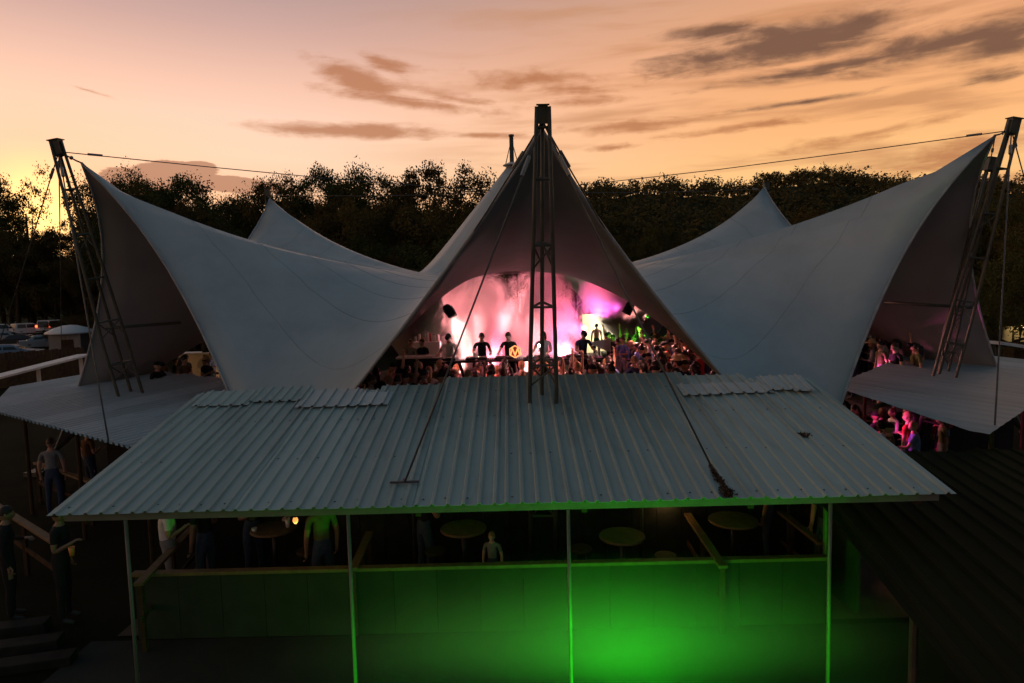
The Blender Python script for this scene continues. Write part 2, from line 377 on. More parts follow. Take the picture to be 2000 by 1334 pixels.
for i in range(nc_+5, NR-2, 3):                            # welded seams between the cloth panels, parallel to the free edges
    for k in range(6):
        js = [(k*2*m_+q) % NJ for q in range(2*m_+1)]
        MB().tube([Gd[i, j]+np.array([0, 0, .002]) for j in js], .010, 4).build('seam', 'seam', tent, smooth=True)
for j in range(m_//2, NJ, m_):
    MB().tube([Gd[i, j]+np.array([0, 0, .002]) for i in range(0, nc_+6)], .008, 4).build('seam', 'seam', tent, smooth=True)
b = MB(); b.lathe([(.175, 0), (.20, .03), (.175, .06)], TOP-np.array([0, 0, .03]), 20); b.build('crown_ring', 'galv', tent, smooth=True)
b = MB(); b.lathe([(.30, .06), (.29, .075), (.09, .16), (.08, .16)], TOP, 20); b.build('rain_cap', 'white_paint', tent, smooth=True)
for k, a in ANCH.items():
    b = MB(); d = Vector((a[0], a[1], 0)).normalized(); a2 = Vector(a)+d*.35; a2.z = .05
    b.beam(Vector(a)-d*.1, a2, .12, .03); b.box((a2.x, a2.y, .06), (.5, .5, .12)); b.build('anchor_plate', 'steel', tent)

# ------------------------------------------------------------------ masts
def lattice_mast(foot, top, label, wmax=.235, ring_s=(.15, .26, .38, .50, .62, .74, .86, .95), cap=.22, cables=(), twist=0., bar=None, thick=.031, head=.20):
    foot, top = Vector(foot), Vector(top); d = (top-foot).normalized()
    gz = foot - d*(foot.z/d.z)                            # the mast runs on down to the ground
    t = thing('lattice_mast', label, 'mast', gz)
    x = Vector((0, 1, 0)).cross(d).normalized(); y = d.cross(x).normalized(); Lh = (top-gz).length
    def wid(s): return wmax*(1 if s < .45 else 1-.62*((s-.45)/.55)**1.0)
    def leg(k, s): a = R(90+120*k)+twist; w = wid(s); return d*(Lh*s)+(x*math.cos(a)+y*math.sin(a))*w
    for k in range(3): MB().tube([leg(k, s) for s in (0, .2, .45, .6, .8, .985)], [thick*1.15, thick*1.1, thick, thick, thick*.95, thick*.9], 8).build('leg', 'steel', t, smooth=True)
    for i, s in enumerate(ring_s):
        b = MB()
        for k in range(3):
            p, q = leg(k, s), leg((k+1) % 3, s); b.tube([p, q], thick*.62, 6)
            if i in (2, 3, 5): b.tube([q, (p+leg((k+1) % 3, s-.035))/2 if 0 else leg(k, s-.045)], thick*.45, 6)
        b.build('brace', 'steel', t)
    b = MB(); pc = d*(Lh*.975)
    b.beam(pc-d*cap*.9, pc+d*cap*.55, head, head, up=y); b.beam(pc+d*cap*.55, pc+d*(cap*.55+.02), head*1.3, head*1.3, up=y); b.build('head_plate', 'steel', t)
    for k, (e, rad) in enumerate(cables):
        e = Vector(e)-gz; s0 = d*(Lh*.96)
        b = MB(); mid = (s0+e)/2-Vector((0, 0, (s0-e).length*.006)); b.tube([s0, (s0+mid)/2-Vector((0, 0, .01)), mid, (mid+e)/2-Vector((0, 0, .01)), e], rad, 6)
        o = b.build('stay_cable', 'cable', t, smooth=True)
        f = s0+(e-s0)*min(.5, .55/(e-s0).length); f2 = s0+(e-s0)*min(.6, .85/(e-s0).length)
        MB().tube([f, f2], rad*2.4, 6).build('turnbuckle', 'galv', o)
    b = MB(); b.box((0, 0, .08), (.85, .85, .16)); b.build('footing', 'concrete', t)
    if bar: MB().tube([Vector(bar[0])-gz, Vector(bar[1])-gz], .045, 6).build('spreader_bar', 'steel', t, smooth=True)
    return t
def pk(k, rad): a = R(60*k); return (math.sin(a)*rad, -math.cos(a)*rad)
tipv = {k: Vector(v) for k, v in tips.items()}
FOOT = {0: at(1060, 783, -TR), -1: at(256, 771, -TR/2), 1: at(1841, 734, -TR/2)}
MTOP = {0: at(1060, 190, -(TR+TL)), -1: at(106, 266, -(TR+TL)/2), 1: at(1984, 224, -(TR+TL)/2), -2: at(521, 364, (TR+TL)/2), 2: at(1497, 352, (TR+TL)/2)}
# front roof plane, used for what is fixed on it
RZ0, RSL, RY0 = 2.40, .2169, -14.396
def on_roof(px, py, lift=0.):
    d = ray(px, py); k = (RZ0+lift+RSL*(CAM[1]-RY0)-CAM[2])/(d[2]-RSL*d[1]); return CAM+d*k
def rz_(y): return RZ0+RSL*(y-RY0)
e0 = Vector(G[-1, 2]); e1 = Vector(G[-1, -2])
lattice_mast(FOOT[0], MTOP[0], 'grey steel lattice mast standing through the front corrugated roof before the stage', head=.13, cap=.16, cables=[(tipv[0], .02), (on_roof(790, 943, .05), .012), (on_roof(1388, 908, .05), .012), (Vector(G[-1, 3]), .012), (Vector(G[-1, -3]), .012)])
ctop = Vector((TOP[0], 0, 7.9))
lattice_mast(FOOT[-1], MTOP[-1], 'grey steel lattice mast leaning out over the fine-ribbed roof by the parked cars', twist=.5, wmax=.29, thick=.036,
             cables=[(tipv[-1], .02), (ctop, .012), (atz(212, 862, 2.3), .014), (atz(-60, 850, .3), .014), (atz(120, 720, .4), .014)],
             bar=(at(205, 641, -5.5), at(352, 630, -4.4)))
lattice_mast(FOOT[1], MTOP[1], 'grey steel lattice mast leaning out over the smooth roof at the far right', twist=-.3, wmax=.27, thick=.036,
             cables=[(tipv[1], .02), (ctop, .012), (atz(1943, 830, 2.3), .014), (atz(2100, 700, .4), .014)],
             bar=(at(1727, 590, -4.2), at(1905, 601, -5.4)))
lattice_mast(at(1836, 728, -5.0), at(1938, 302, -5.45), 'shorter grey lattice mast close behind the mast at the far right', wmax=.17, twist=.2, thick=.03, cap=.2, cables=[(tipv[1], .012)])
for k, lab in ((-2, 'far grey lattice mast behind the tent on the sunset side'), (2, 'far grey lattice mast behind the tent against the dark hillside')):
    f = pk(k, TR); lattice_mast((f[0], f[1], .2), MTOP[k], lab, cables=[(tipv[k], .02), (ctop, .012)])
f = pk(3, TR); lattice_mast((f[0], f[1], .2), (0, TR+TL, 9.3), 'rearmost grey lattice mast hidden behind the central cone', cables=[(tipv[3], .02)])
t = thing('centre_mast', 'slim steel pole rising from the central cone of the tent', 'mast', (TOP[0], 0, 6.2))
ct = at(1002, 265, 0)
MB().tube([(0, 0, 0), (0, 0, ct[2]-6.2)], [.09, .07], 10).build('pole', 'steel', t, smooth=True)
for k in range(4):
    a = R(45+90*k); MB().tube([(0, 0, ct[2]-6.3), (math.cos(a)*.3, math.sin(a)*.3, TOP[2]-6.15)], .008, 5).build('stay', 'cable', t); MB().tube([(0, 0, .05), (math.cos(a)*2.6, math.sin(a)*2.6, -.5)], .012, 5).build('flying_stay', 'cable', t)
MB().lathe([(.09, 0), (.09, .05)], (0, 0, ct[2]-6.22), 10).build('cap', 'steel', t)

# ------------------------------------------------------------------ corrugated roofs, sheet by sheet
def sheet_mesh(L, w, pitch=.25, rib=.028, top=.05, foot=.11, n_len=6, warp=0., seed=0, lo=None, hi=None):
    """One ribbed sheet: x across, y up the slope, 0..w by 0..L, slightly warped."""
    r_ = random.Random(seed); prof = []; nr = max(1, round(w/pitch))
    prof.append((0, 0))
    for k in range(nr):
        c = (k+.5)*w/nr
        prof += [(c-foot/2, 0), (c-top/2, rib), (c+top/2, rib), (c+foot/2, 0)]
    prof.append((w, 0)); vs = []; a1, a2 = r_.uniform(-1, 1)*warp, r_.uniform(-1, 1)*warp
    for j in range(n_len+1):
        for x, z in prof:
            y0_, y1_ = (lo(x), max(lo(x)+.02, hi(x))) if lo else (0, L); y = y0_+(y1_-y0_)*j/n_len
            vs.append((x, y, z+a1*math.sin(j*1.3+x*2)+a2*math.cos(y*1.1)*(x/w-.5)))
    q = len(prof); b = MB(); b.add(vs, [(j*q+i, j*q+i+1, (j+1)*q+i+1, (j+1)*q+i) for j in range(n_len) for i in range(q-1)])
    return b
def put_sheet(parent, b, p, ang, slope, m, roll=0.):
    o = b.build('roof_sheet', m, parent); o.location = p; o.rotation_euler = (math.atan(slope), roll, ang)
    s = o.modifiers.new('thickness', 'SOLIDIFY'); s.thickness = .004; s.offset = 1
    return o
XL, XR = -5.69, 4.34
roof = thing('corrugated_roof', 'pale grey corrugated roof on slim posts in front of the tent', 'roof')
ns = 10; sw = (XR-XL)/ns; RP = sw/6+.0001; cl = 1/math.cos(math.atan(RSL))
for i in range(ns):
    x0 = XL+i*sw
    back = -10.80 if not (3 < i < 8) else -10.34
    if i == 3: back = -10.66
    if i == 8: back = -10.50
    L = (back-RY0)*cl+rnd.uniform(-.03, .03)
    b = sheet_mesh(L, sw+.04, RP, 0.024, .022, .050, n_len=8, warp=.0035, seed=i)
    put_sheet(roof, b, (x0-.02, RY0+rnd.uniform(-.012, .012), RZ0+.004*(i % 2)), rnd.uniform(-.002, .002), RSL, 'roof_white')
# short patch sheets laid over the upper edge
def patch(px0, px1, py, L, lift, m='roof_patch', dz=0.):
    a, c = on_roof(px0, py), on_roof(px1, py); w = c[0]-a[0]
    b = sheet_mesh(L, w, RP, 0.024, .022, .050, n_len=3, warp=.005, seed=int(px0))
    put_sheet(roof, b, (a[0], a[1], rz_(a[1])+.036+lift), rnd.uniform(-.006, .006), RSL+dz, m)
patch(372, 482, 798, .62, .0, 'roof_white'); patch(480, 592, 790, .60, .004, 'roof_white', .01); patch(575, 690, 801, .72, .006); patch(688, 757, 797, .55, .004)
patch(1335, 1420, 777, .48, .004); patch(1418, 1515, 773, .45, .0, 'roof_patch', .01); patch(1500, 1560, 769, .55, .02, 'roof_patch', .05); patch(1552, 1596, 772, .6, .03, 'roof_patch', .06)
# structure under the sheets
fz = RZ0-.05
MB().beam((XL+.12, RY0+.10, fz), (XR-.12, RY0+.10, fz), .06, .09).build('eave_beam', 'gutter', roof)
for yy in (-13.2, -12.0, -11.0): MB().beam((XL+.1, yy, rz_(yy)-.055), (XR-.1, yy, rz_(yy)-.055), .05, .09).build('purlin', 'wood_dark', roof)
for xx in np.linspace(XL+.3, XR-.3, 6): MB().beam((xx, RY0+.15, rz_(RY0+.15)-.15), (xx, -10.9, rz_(-10.9)-.15), .06, .10).build('rafter', 'wood_dark', roof)
for px in (245, 680, 1110, 1622):
    p = at(px, 1012 if px < 1500 else 975, RY0+.10)
    MB().tube([(p[0], RY0+.10, 0), (p[0], RY0+.10, fz-.045)], .021, 10).build('post', 'green_post', roof, smooth=True)
for px in (380, 800, 1250, 1540):
    p = at(px, 770, -10.9); MB().tube([(p[0], -10.95, 0.02), (p[0], -10.95, rz_(-10.95)-.2)], .03, 8).build('post', 'steel', roof, smooth=True)
b = MB()                                                  # roofing screws along the purlins
for yy in (-14.25, -13.2, -12.0, -11.0):
    for i in range(40):
        x = XL+.13+(i+.5)*sw/4
        if x < XR-.1 and rnd.random() < .8: b.lathe([(.012, 0), (.012, .006), (.004, .010)], (x-sw/8+rnd.uniform(-.01, .01), yy+rnd.uniform(-.02, .02), rz_(yy)+.006), 6)
stuff(b.build('roof_screws', 'cable', roof))
# fixings and litter lying on the roof
br = thing('cable_bracket', 'dark clamp bar fixing a stay cable to the front roof, on the stall side', 'bracket', tuple(on_roof(790, 943, .03)))
MB().beam((-.17, -.01, .012), (.17, .0, .012), .035, .02).build('bar', 'cable', br); MB().lathe([(.02, 0), (.02, .04)], (0, 0, .015), 8).build('bolt', 'galv', br)
def litter(name, pts, n, spread, size, label):
    b = MB(); r_ = random.Random(len(label))
    for q in range(n):
        t = r_.random()**.7; i = min(int(t*(len(pts)-1)), len(pts)-2); u = t*(len(pts)-1)-i
        p = on_roof(pts[i][0]+(pts[i+1][0]-pts[i][0])*u, pts[i][1]+(pts[i+1][1]-pts[i][1])*u, .012+.03*r_.random())
        w = spread*(.3+t); p = p+np.array([r_.gauss(0, w), r_.gauss(0, w*.5), 0]); p[2] = rz_(p[1])+.008+.04*r_.random()*(.4+t)
        a = Vector((r_.uniform(-1, 1), r_.uniform(-1, 1), r_.uniform(-.4, .6))).normalized()*size*r_.uniform(.5, 1.3); c = a.cross(Vector((0, 0, 1))).normalized()*size*.4
        p = Vector(p); b.add([p-a, p+c, p+a, p-c], [(0, 1, 2, 3)])
    o = b.build(name, 'wood_dark'); return stuff(o, label, 'leaf litter')
litter('leaf_litter', [(1386, 905), (1397, 925), (1408, 940), (1420, 960), (1424, 968)], 420, .028, .028, 'line of dead leaves and moss caught in a rib of the front roof')
litter('twig_litter', [(1556, 847), (1568, 848), (1580, 852)], 70, .03, .03, 'small clump of dead leaves on the front roof')
# roof beside the cars (fine ribs) and smooth roof on the other side
def side_roof(name, label, B, t, n, a0, a1, sw_, b0f, b1f, z0, slope, m, pitch, rib, flip):
    root = thing(name, label, 'roof'); B = np.array(B); t = np.array(t)/np.hypot(*t); n = np.array(n)/np.hypot(*n); k = 0; a = a0
    while a < a1:
        am = a+sw_/2; lo, hi = b0f(am), b1f(am)
        if hi-lo > .3:
            b = MB(); L = hi-lo
            aa_ = (lambda x, a=a: a+x) if not flip else (lambda x, a=a: a+sw_-x)
            s_ = sheet_mesh(L, sw_+.03, pitch, rib, pitch*.25, pitch*.6, 4, .003, k, lambda x: b0f(aa_(x)), lambda x, q=rnd.uniform(-.05, .05): b1f(aa_(x))+q)
            st = B+(t*a if not flip else t*(a+sw_))
            ax = t if not flip else -t                     # sheet x axis so that x, n, up is right-handed
            ang = math.atan2(ax[1], ax[0])
            put_sheet(root, s_, (st[0], st[1], z0+.003*(k % 2)), ang, slope, m)
        a += sw_; k += 1
    for bb in (.25, 2.0, 3.4):
        p = B+t*(a0+.9)+n*bb; q = B+t*(a1-1.0)+n*bb
        MB().beam((*p, z0+slope*bb-.06), (*q, z0+slope*bb-.06), .05, .09).build('purlin', 'wood_dark', root)
    for aa in np.linspace(a0+1.4, a1-1.6, 4):
        for bb in (.25, 3.3):
            if bb < b1f(aa) and bb >= b0f(aa): p = B+t*aa+n*bb; MB().tube([(*p, 0), (*p, z0+slope*bb-.1)], .04, 8).build('post', 'wood_dark', root)
    return root
side_roof('corrugated_side_roof', 'fine-ribbed grey roof beneath the leaning mast on the parking side', (-6.84, -10.8), (-.81, .586), (.586, .81), -1.2, 10.2, .84,
          lambda a: max(0, (a-7.2)*.42), lambda a: min(4.4, 2.1+max(-1.2, a)*.50)+.06*math.sin(a*5), 2.25, .07, 'roof_side', .21, .05, True)
side_roof('smooth_side_roof', 'smooth blue-grey roof beneath the leaning mast at the far right', (7.15, -11.1), (.74, .67), (-.67, .74), 0., 11., .92,
          lambda a: 0., lambda a: min(3.0+.1*a, .25+a*1.5), 2.25, .07, 'roof_flat', .46, .008, False)
# low dark roof beside the bar
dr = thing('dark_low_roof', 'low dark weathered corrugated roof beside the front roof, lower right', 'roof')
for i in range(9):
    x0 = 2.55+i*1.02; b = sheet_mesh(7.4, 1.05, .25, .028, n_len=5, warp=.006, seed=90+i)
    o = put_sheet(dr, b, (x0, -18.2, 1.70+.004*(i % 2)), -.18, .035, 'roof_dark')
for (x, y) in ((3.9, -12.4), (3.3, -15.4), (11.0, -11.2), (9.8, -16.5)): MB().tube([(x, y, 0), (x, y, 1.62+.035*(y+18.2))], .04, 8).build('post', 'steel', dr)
# ------------------------------------------------------------------ trees
def tree_meshes(kind, seed):
    """Trunk with limbs and a crown of leaf-sized faces gathered in uneven clumps; unit tree about 10 m tall."""
    r_ = random.Random(seed); tr = MB(); lf = MB(); ends = []
    if kind == 'broad': Ht, spread, lo, nl, ncl = 10, 5.0, .50, 9, 74
    elif kind == 'tall': Ht, spread, lo, nl, ncl = 10, 2.5, .28, 9, 70
    elif kind == 'bushy': Ht, spread, lo, nl, ncl = 10, 4.0, .14, 8, 96
    else: Ht, spread, lo, nl, ncl = 10, 4.2, .40, 10, 26                                   # sparse
    trunk_top = Ht*(lo+.28); bend = r_.uniform(-.4, .4)
    tp = [(0, 0, 0), (bend*.3, 0, trunk_top*.35), (bend*.7, .1, trunk_top*.7), (bend, .1, trunk_top)]
    tr.tube(tp, [.30, .22, .16, .08], 8)
    zc = Ht*(lo+1)/2*.98; hz_ = Ht*(1-lo)/2
    def inside(c, f=.86):
        q = Vector((c.x/spread, c.y/spread, (c.z-zc)/hz_)); l = q.length
        if l > f: q *= f/l
        return Vector((q.x*spread, q.y*spread, zc+q.z*hz_))
    for k in range(nl):
        a = 2*math.pi*k/nl+r_.uniform(-.4, .4); z0 = Ht*(lo*.7+.4*r_.random()*(.9-lo)); L = spread*r_.uniform(.45, .95); up = Ht*r_.uniform(.10, .34)
        p0 = Vector((bend*z0/trunk_top, .05, min(z0, trunk_top*.97))); p2 = inside(p0+Vector((math.cos(a)*L, math.sin(a)*L, up))); p1 = (p0+p2)/2+Vector((0, 0, -.25*up))
        tr.tube([p0, p1, p2], [.11, .07, .025], 5); ends += [p2, p1*.4+p2*.6]
    cl = []
    for k in range(ncl):
        if k < len(ends): c = Vector(ends[k])
        else:
            d = Vector((r_.gauss(0, 1), r_.gauss(0, 1), r_.gauss(.25, 1))).normalized()*(r_.uniform(.55, .9) if kind != 'sparse' else r_.uniform(.4, .9)); c = Vector((d.x*spread, d.y*spread, zc+d.z*hz_))
        cl.append((inside(c, .9), r_.uniform(.45, .95)*(1.0 if kind != 'sparse' else .85)*(spread/4)))
    nleaf = {'broad': 300, 'tall': 200, 'bushy': 230, 'sparse': 140}[kind]
    for c, rad in cl:
        for _ in range(nleaf):
            d = Vector((r_.gauss(0, 1), r_.gauss(0, 1), r_.gauss(0, .7))).normalized()*rad*r_.random()**.6; p = c+d
            s_ = r_.uniform(.05, .11); n = Vector((r_.gauss(0, 1), r_.gauss(0, 1), r_.gauss(.5, 1))).normalized(); a = n.orthogonal().normalized()
            a.rotate(Matrix.Rotation(r_.uniform(0, 6.28), 3, n)); w = n.cross(a)
            lf.add([p-a*s_, p+w*s_*.55, p+a*s_*1.1, p-w*s_*.55], [(0, 1, 2, 3)])
    return tr.mesh('trunk', 'bark', True), lf
TM = {}
for kind, seeds in (('broad', (1, 2, 3)), ('tall', (4, 5)), ('bushy', (6, 7, 8)), ('sparse', (9, 10))):
    for i, sd_ in enumerate(seeds):
        t_, l_ = tree_meshes(kind, sd_)
        TM[kind, i] = (t_, l_.mesh('crown', ['leaf_a', 'leaf_b', 'leaf_c'][i % 3]), l_)
def tree(kind, var, p, h, wid, label, group=None, rz=None):
    o = thing('tree', label, 'tree', p, rnd.uniform(0, 6.28) if rz is None else rz, group); o.scale = (wid*h/10, wid*h/10, h/10)
    link('trunk', TM[kind, var][0], o); link('crown', TM[kind, var][1], o); return o
def tree_px(kind, var, px, py, Y, wid, label, group=None):
    top = at(px, py, Y); gz = hill_z(top[0], top[1])-.2 if Y > 85 else 0.
    return tree(kind, var, (top[0], top[1], gz), (top[2]-gz)/1.02, wid, label, group)
# skyline trees, one by one
tree_px('sparse', 0, 38, 300, 79, .55, 'thin ragged tree with the low sun shining through its branches', None)
tree_px('broad', 0, -55, 318, 82, .6, 'ragged tree at the picture edge beside the sunlit thin tree', None)
tree_px('broad', 0, 215, 318, 78, .6, 'round-topped tree behind the peak of the tent on the parking side', None)
tree_px('broad', 1, 270, 335, 48, .62, 'small dark tree standing below the violet cloud bank', None)
tree_px('broad', 2, 352, 338, 47, .78, 'wide dark tree behind the long tent ridge, under the cloud bank', None)
tree_px('broad', 0, 445, 362, 50, .70, 'lower rounded tree between the cloud bank and the far mast', None)
tree_px('broad', 1, 545, 332, 46, .62, 'feathery tree right above the far mast on the sunset side', None)
tree_px('broad', 2, 622, 318, 48, .66, 'open-crowned tree where the long cable crosses the treeline', None)
tree_px('broad', 0, 735, 320, 47, .72, 'domed tree in the middle of the treeline left of the tallest round crown', None)
tree_px('broad', 1, 855, 308, 46, .80, 'tallest round-crowned tree on the skyline left of the central cone', None)
gA = 'trees of the dark wood behind the tent on the sunset side'
for i in range(46):
    px = -60+i*22.5+rnd.uniform(-12, 12); Y = rnd.uniform(34, 52) if px > 235 else rnd.uniform(72, 84); py = 366+rnd.uniform(0, 62)+(62 if px < 190 else 0)
    if px > 880: py += 10
    tree_px('bushy' if rnd.random() < .6 else 'broad', rnd.randrange(2), px, py, Y, rnd.uniform(.62, .9), 'dark bushy tree in the dense wood behind the tent on the sunset side', gA)
for i in range(26):
    px = -80+i*40+rnd.uniform(-15, 15); Y = rnd.uniform(28, 36) if px > 300 else rnd.uniform(76, 83.5)
    tree_px('bushy', rnd.randrange(3), px, 455+rnd.uniform(-20, 40)+(45 if px < 230 else 0), Y if Y < 84 else 84, (rnd.uniform(.8, 1.15) if px > 300 else .75), 'low leafy tree filling the foot of the dark wood on the sunset side', 'understorey trees on the sunset side')
gB = 'trees of the dark wood in front of the far hill'
for i in range(44):
    px = 1120+i*22+rnd.uniform(-10, 10); Y = rnd.uniform(52, 76); py = 420+rnd.uniform(-25, 40)-max(0, px-1500)*.09
    tree_px('bushy' if rnd.random() < .6 else 'tall', rnd.randrange(2), px, py, Y, rnd.uniform(.55, .85), 'dark tree in the wood between the tent and the far hill', gB)
gC = 'trees standing on the skyline of the far hill'
for i in range(150):
    px = 1118+i*6.2+rnd.uniform(-4, 4); Y = 205+rnd.uniform(-10, 6); q = at(px, 400, Y); z = hill_z(q[0], Y); h = rnd.uniform(4.0, 8.0)*(1.0 if px > 1480 else .6)
    kd = rnd.choice(['tall', 'bushy', 'bushy']); tree(kd, rnd.randrange(2), (q[0], Y, z-h*.28), h, rnd.uniform(.6, 1.), 'small far tree on the skyline of the dark hill', gC)
# the hillside forest beyond counting: one mass of leaf clumps
b = MB(); r_ = random.Random(5)
for i in range(1700):
    x = r_.uniform(-25, 230); Y = r_.uniform(95, 203); z = hill_z(x, Y); h = r_.uniform(4, 8); rad = r_.uniform(2, 3.6)
    for _ in range(56):
        d = Vector((r_.gauss(0, 1), r_.gauss(0, 1), abs(r_.gauss(0, .9)))).normalized()*r_.random()**.4; p = Vector((x+d.x*rad, Y+d.y*rad, z+h*.25+d.z*h*.7)); s_ = r_.uniform(.3, .65)
        a = Vector((r_.gauss(0, 1), r_.gauss(0, 1), r_.gauss(0, 1))).normalized(); w = a.orthogonal().normalized(); b.add([p-a*s_, p+w*s_*.6, p+a*s_, p-w*s_*.6], [(0, 1, 2, 3)])
stuff(b.build('hillside_forest', 'leaf_b'), 'dark forest covering the slope of the far hill', 'forest')
# trees close on the right, catching stray green light
tree_px('bushy', 0, 1990, 440, 8., .8, 'leafy dark tree right behind the mast at the far right', None)
tree_px('bushy', 1, 2040, 380, 14., .7, 'tall dark tree at the right picture edge behind the strip roof', None)
tree_px('bushy', 2, 1975, 505, 20., .9, 'leafy tree lit faintly green at the right picture edge', None)

# ------------------------------------------------------------------ parked cars
def wheel_mesh():
    t = MB(); t.lathe([(.20, -.10), (.30, -.10), (.33, -.06), (.33, .06), (.30, .10), (.20, .10)], n=18); r = MB(); r.lathe([(.20, -.095), (.06, -.06), (.06, .06), (.20, .105)], n=14)
    return t.mesh('tyre', 'plastic_black', True), r.mesh('rim', 'chrome', False)
TY, RI = wheel_mesh()
def car(label, p, rz, colr, kind='suv', brake=False):
    t = thing('parked_car', label, 'car', p, rz, 'cars on the parking ground')
    Ln, Wd, Hh = {'suv': (4.5, 1.82, 1.68), 'van': (4.7, 1.9, 2.0), 'sedan': (4.5, 1.78, 1.42)}[kind]
    x = Ln/2
    low = [(-x, .38), (-x+.04, .78), (-x+.1, .95), (x-1.15 if kind != 'van' else x-.55, .98), (x-.12, .86), (x, .62), (x-.03, .32), (-x+.05, .30)]
    cab = {'suv': [(-x+.12, .95), (-x+.38, Hh-.06), (-x+.7, Hh), (x-1.95, Hh-.03), (x-1.10, .98)], 'van': [(-x+.10, .95), (-x+.2, Hh-.05), (-x+.5, Hh), (x-1.3, Hh-.05), (x-.5, .98)],
           'sedan': [(-x+.65, .93), (-x+1.25, Hh-.05), (-x+1.6, Hh), (x-1.9, Hh-.03), (x-1.05, .96)]}[kind]
    def extr(prof, w0, w1=None):
        w1 = w0 if w1 is None else w1; n = len(prof); zs = [q[1] for q in prof]; z0, z1 = min(zs), max(zs); b = MB()
        wf = lambda z: w0+(w1-w0)*((z-z0)/(z1-z0)); b.add([(a, -wf(z), z) for a, z in prof]+[(a, wf(z), z) for a, z in prof], [tuple(range(n)), tuple(range(n, 2*n))[::-1]]+[(i, n+i, n+(i+1) % n, (i+1) % n) for i in range(n)]); return b
    body = extr(low, Wd/2, Wd/2*.97).build('body', colr, t, bevel=.06); cabo = extr(cab, Wd/2*.95, Wd/2*.74).build('cabin', colr, t, bevel=.05)
    g0, g1 = 1.03, Hh-.16
    def cabx(z, front):
        pts_ = cab[-2:][::-1] if front else cab[:2]; (xa, za), (xb, zb) = pts_; u = (z-za)/(zb-za); return xa+(xb-xa)*u
    cw = lambda z: Wd/2*(.95+(.74-.95)*((z-.95)/(Hh-.95)))
    for front, nm in ((True, 'windscreen'), (False, 'rear_window')):
        e = .018*(1 if front else -1); b = MB(); b.add([(cabx(g0, front)+e, -cw(g0)*.86, g0), (cabx(g0, front)+e, cw(g0)*.86, g0), (cabx(g1, front)+e, cw(g1)*.84, g1), (cabx(g1, front)+e, -cw(g1)*.84, g1)], [(0, 1, 2, 3) if front else (3, 2, 1, 0)]); b.build(nm, 'glass_dark', t)
    for s in (-1, 1):
        xs = np.linspace(cabx(g1, False)+.16, cabx(g1, True)-.10, 3)
        for q in range(2):
            b = MB(); y0, y1 = s*(cw(g0)+.012), s*(cw(g1)+.012); xa, xb = xs[q]+.04, xs[q+1]-.04; b.add([(xa-(.12 if q == 0 else 0), y0, g0), (xb+(.25 if q == 1 else 0), y0, g0), (xb, y1, g1), (xa, y1, g1)], [(0, 1, 2, 3)]); b.build('side_window', 'glass_dark', t)
        MB().box((-x+.03, s*(Wd/2-.16), .86 if kind != 'van' else 1.2), (.07, .24, .26)).build('tail_light', 'tail_on' if brake else 'tail_off', t)
        MB().box((x-.06, s*(Wd/2-.24), .70), (.10, .30, .16)).build('headlight', 'head_lens', t)
        MB().box((x-1.35, s*(Wd/2+.07), 1.05), (.10, .16, .12)).build('wing_mirror', colr, t)
        for xx in (-x+.85, x-.85):
            w = link('wheel', TY, t, loc=(xx, s*(Wd/2-.11), .33)); w.rotation_euler[0] = R(90); link('rim', RI, w)
    MB().box((-x+.01, 0, .50), (.08, Wd*.94, .18)).build('bumper', 'plastic_black', t); MB().box((x-.01, 0, .42), (.08, Wd*.9, .16)).build('bumper', 'plastic_black', t)
    MB().box((-x-.005, 0, .74), (.03, .42, .12)).build('number_plate', 'white_paint', t)
    return t
mat('glass_dark', (.02, .022, .025), .08, spec=.6); mat('tail_off', (.25, .02, .02), .3); lamp_mat('tail_on', (1., .10, .03), 5.); mat('head_lens', (.6, .6, .6), .15)
mat('car_white', (.72, .71, .70), .3, 0, .03); mat('car_silver', (.36, .38, .40), .3, .4, .05); mat('car_dark', (.03, .03, .035), .25, .2, .05); mat('car_blue', (.20, .27, .36), .3, .3, .05)
def gp(px, py, z=0.): p = atz(px, py, z); return (p[0], p[1], z)
car('white estate car at the left picture edge of the parking ground', gp(6, 656), R(55), 'car_white', 'suv')
car('white off-road car parked between the white estate and the white van', gp(58, 654), R(62), 'car_white', 'suv')
car('white van with a glowing red tail light, last in the far row of parked cars', gp(102, 652), R(100), 'car_white', 'van', True)
car('silver saloon parked in front of the white estate car', gp(12, 672), R(20), 'car_silver', 'sedan')
car('dark saloon parked in the middle row before the white off-road car', gp(48, 680), R(12), 'car_dark', 'sedan')
car('pale saloon parked just left of the white kiosk', gp(92, 682), R(40), 'car_silver', 'sedan')
car('blue-grey saloon nearest the brown timber wall', gp(20, 708), R(25), 'car_blue', 'sedan')
# shrubs between cars and kiosk
def shrub(px, py, h, wid, label):
    g = gp(px, py); o = thing('shrub', label, 'shrub', g, rnd.uniform(0, 6)); o.scale = (wid*h/10, wid*h/10, h/10); link('stem', TM['bushy', 1][0], o); link('foliage', TM['bushy', 1][1], o)
shrub(118, 685, 3.0, 1.2, 'green shrub growing beside the white kiosk'); shrub(168, 672, 3.4, 1.2, 'green shrub behind the kiosk against the tent edge'); shrub(140, 662, 3.0, 1.2, 'low shrub right of the white van')
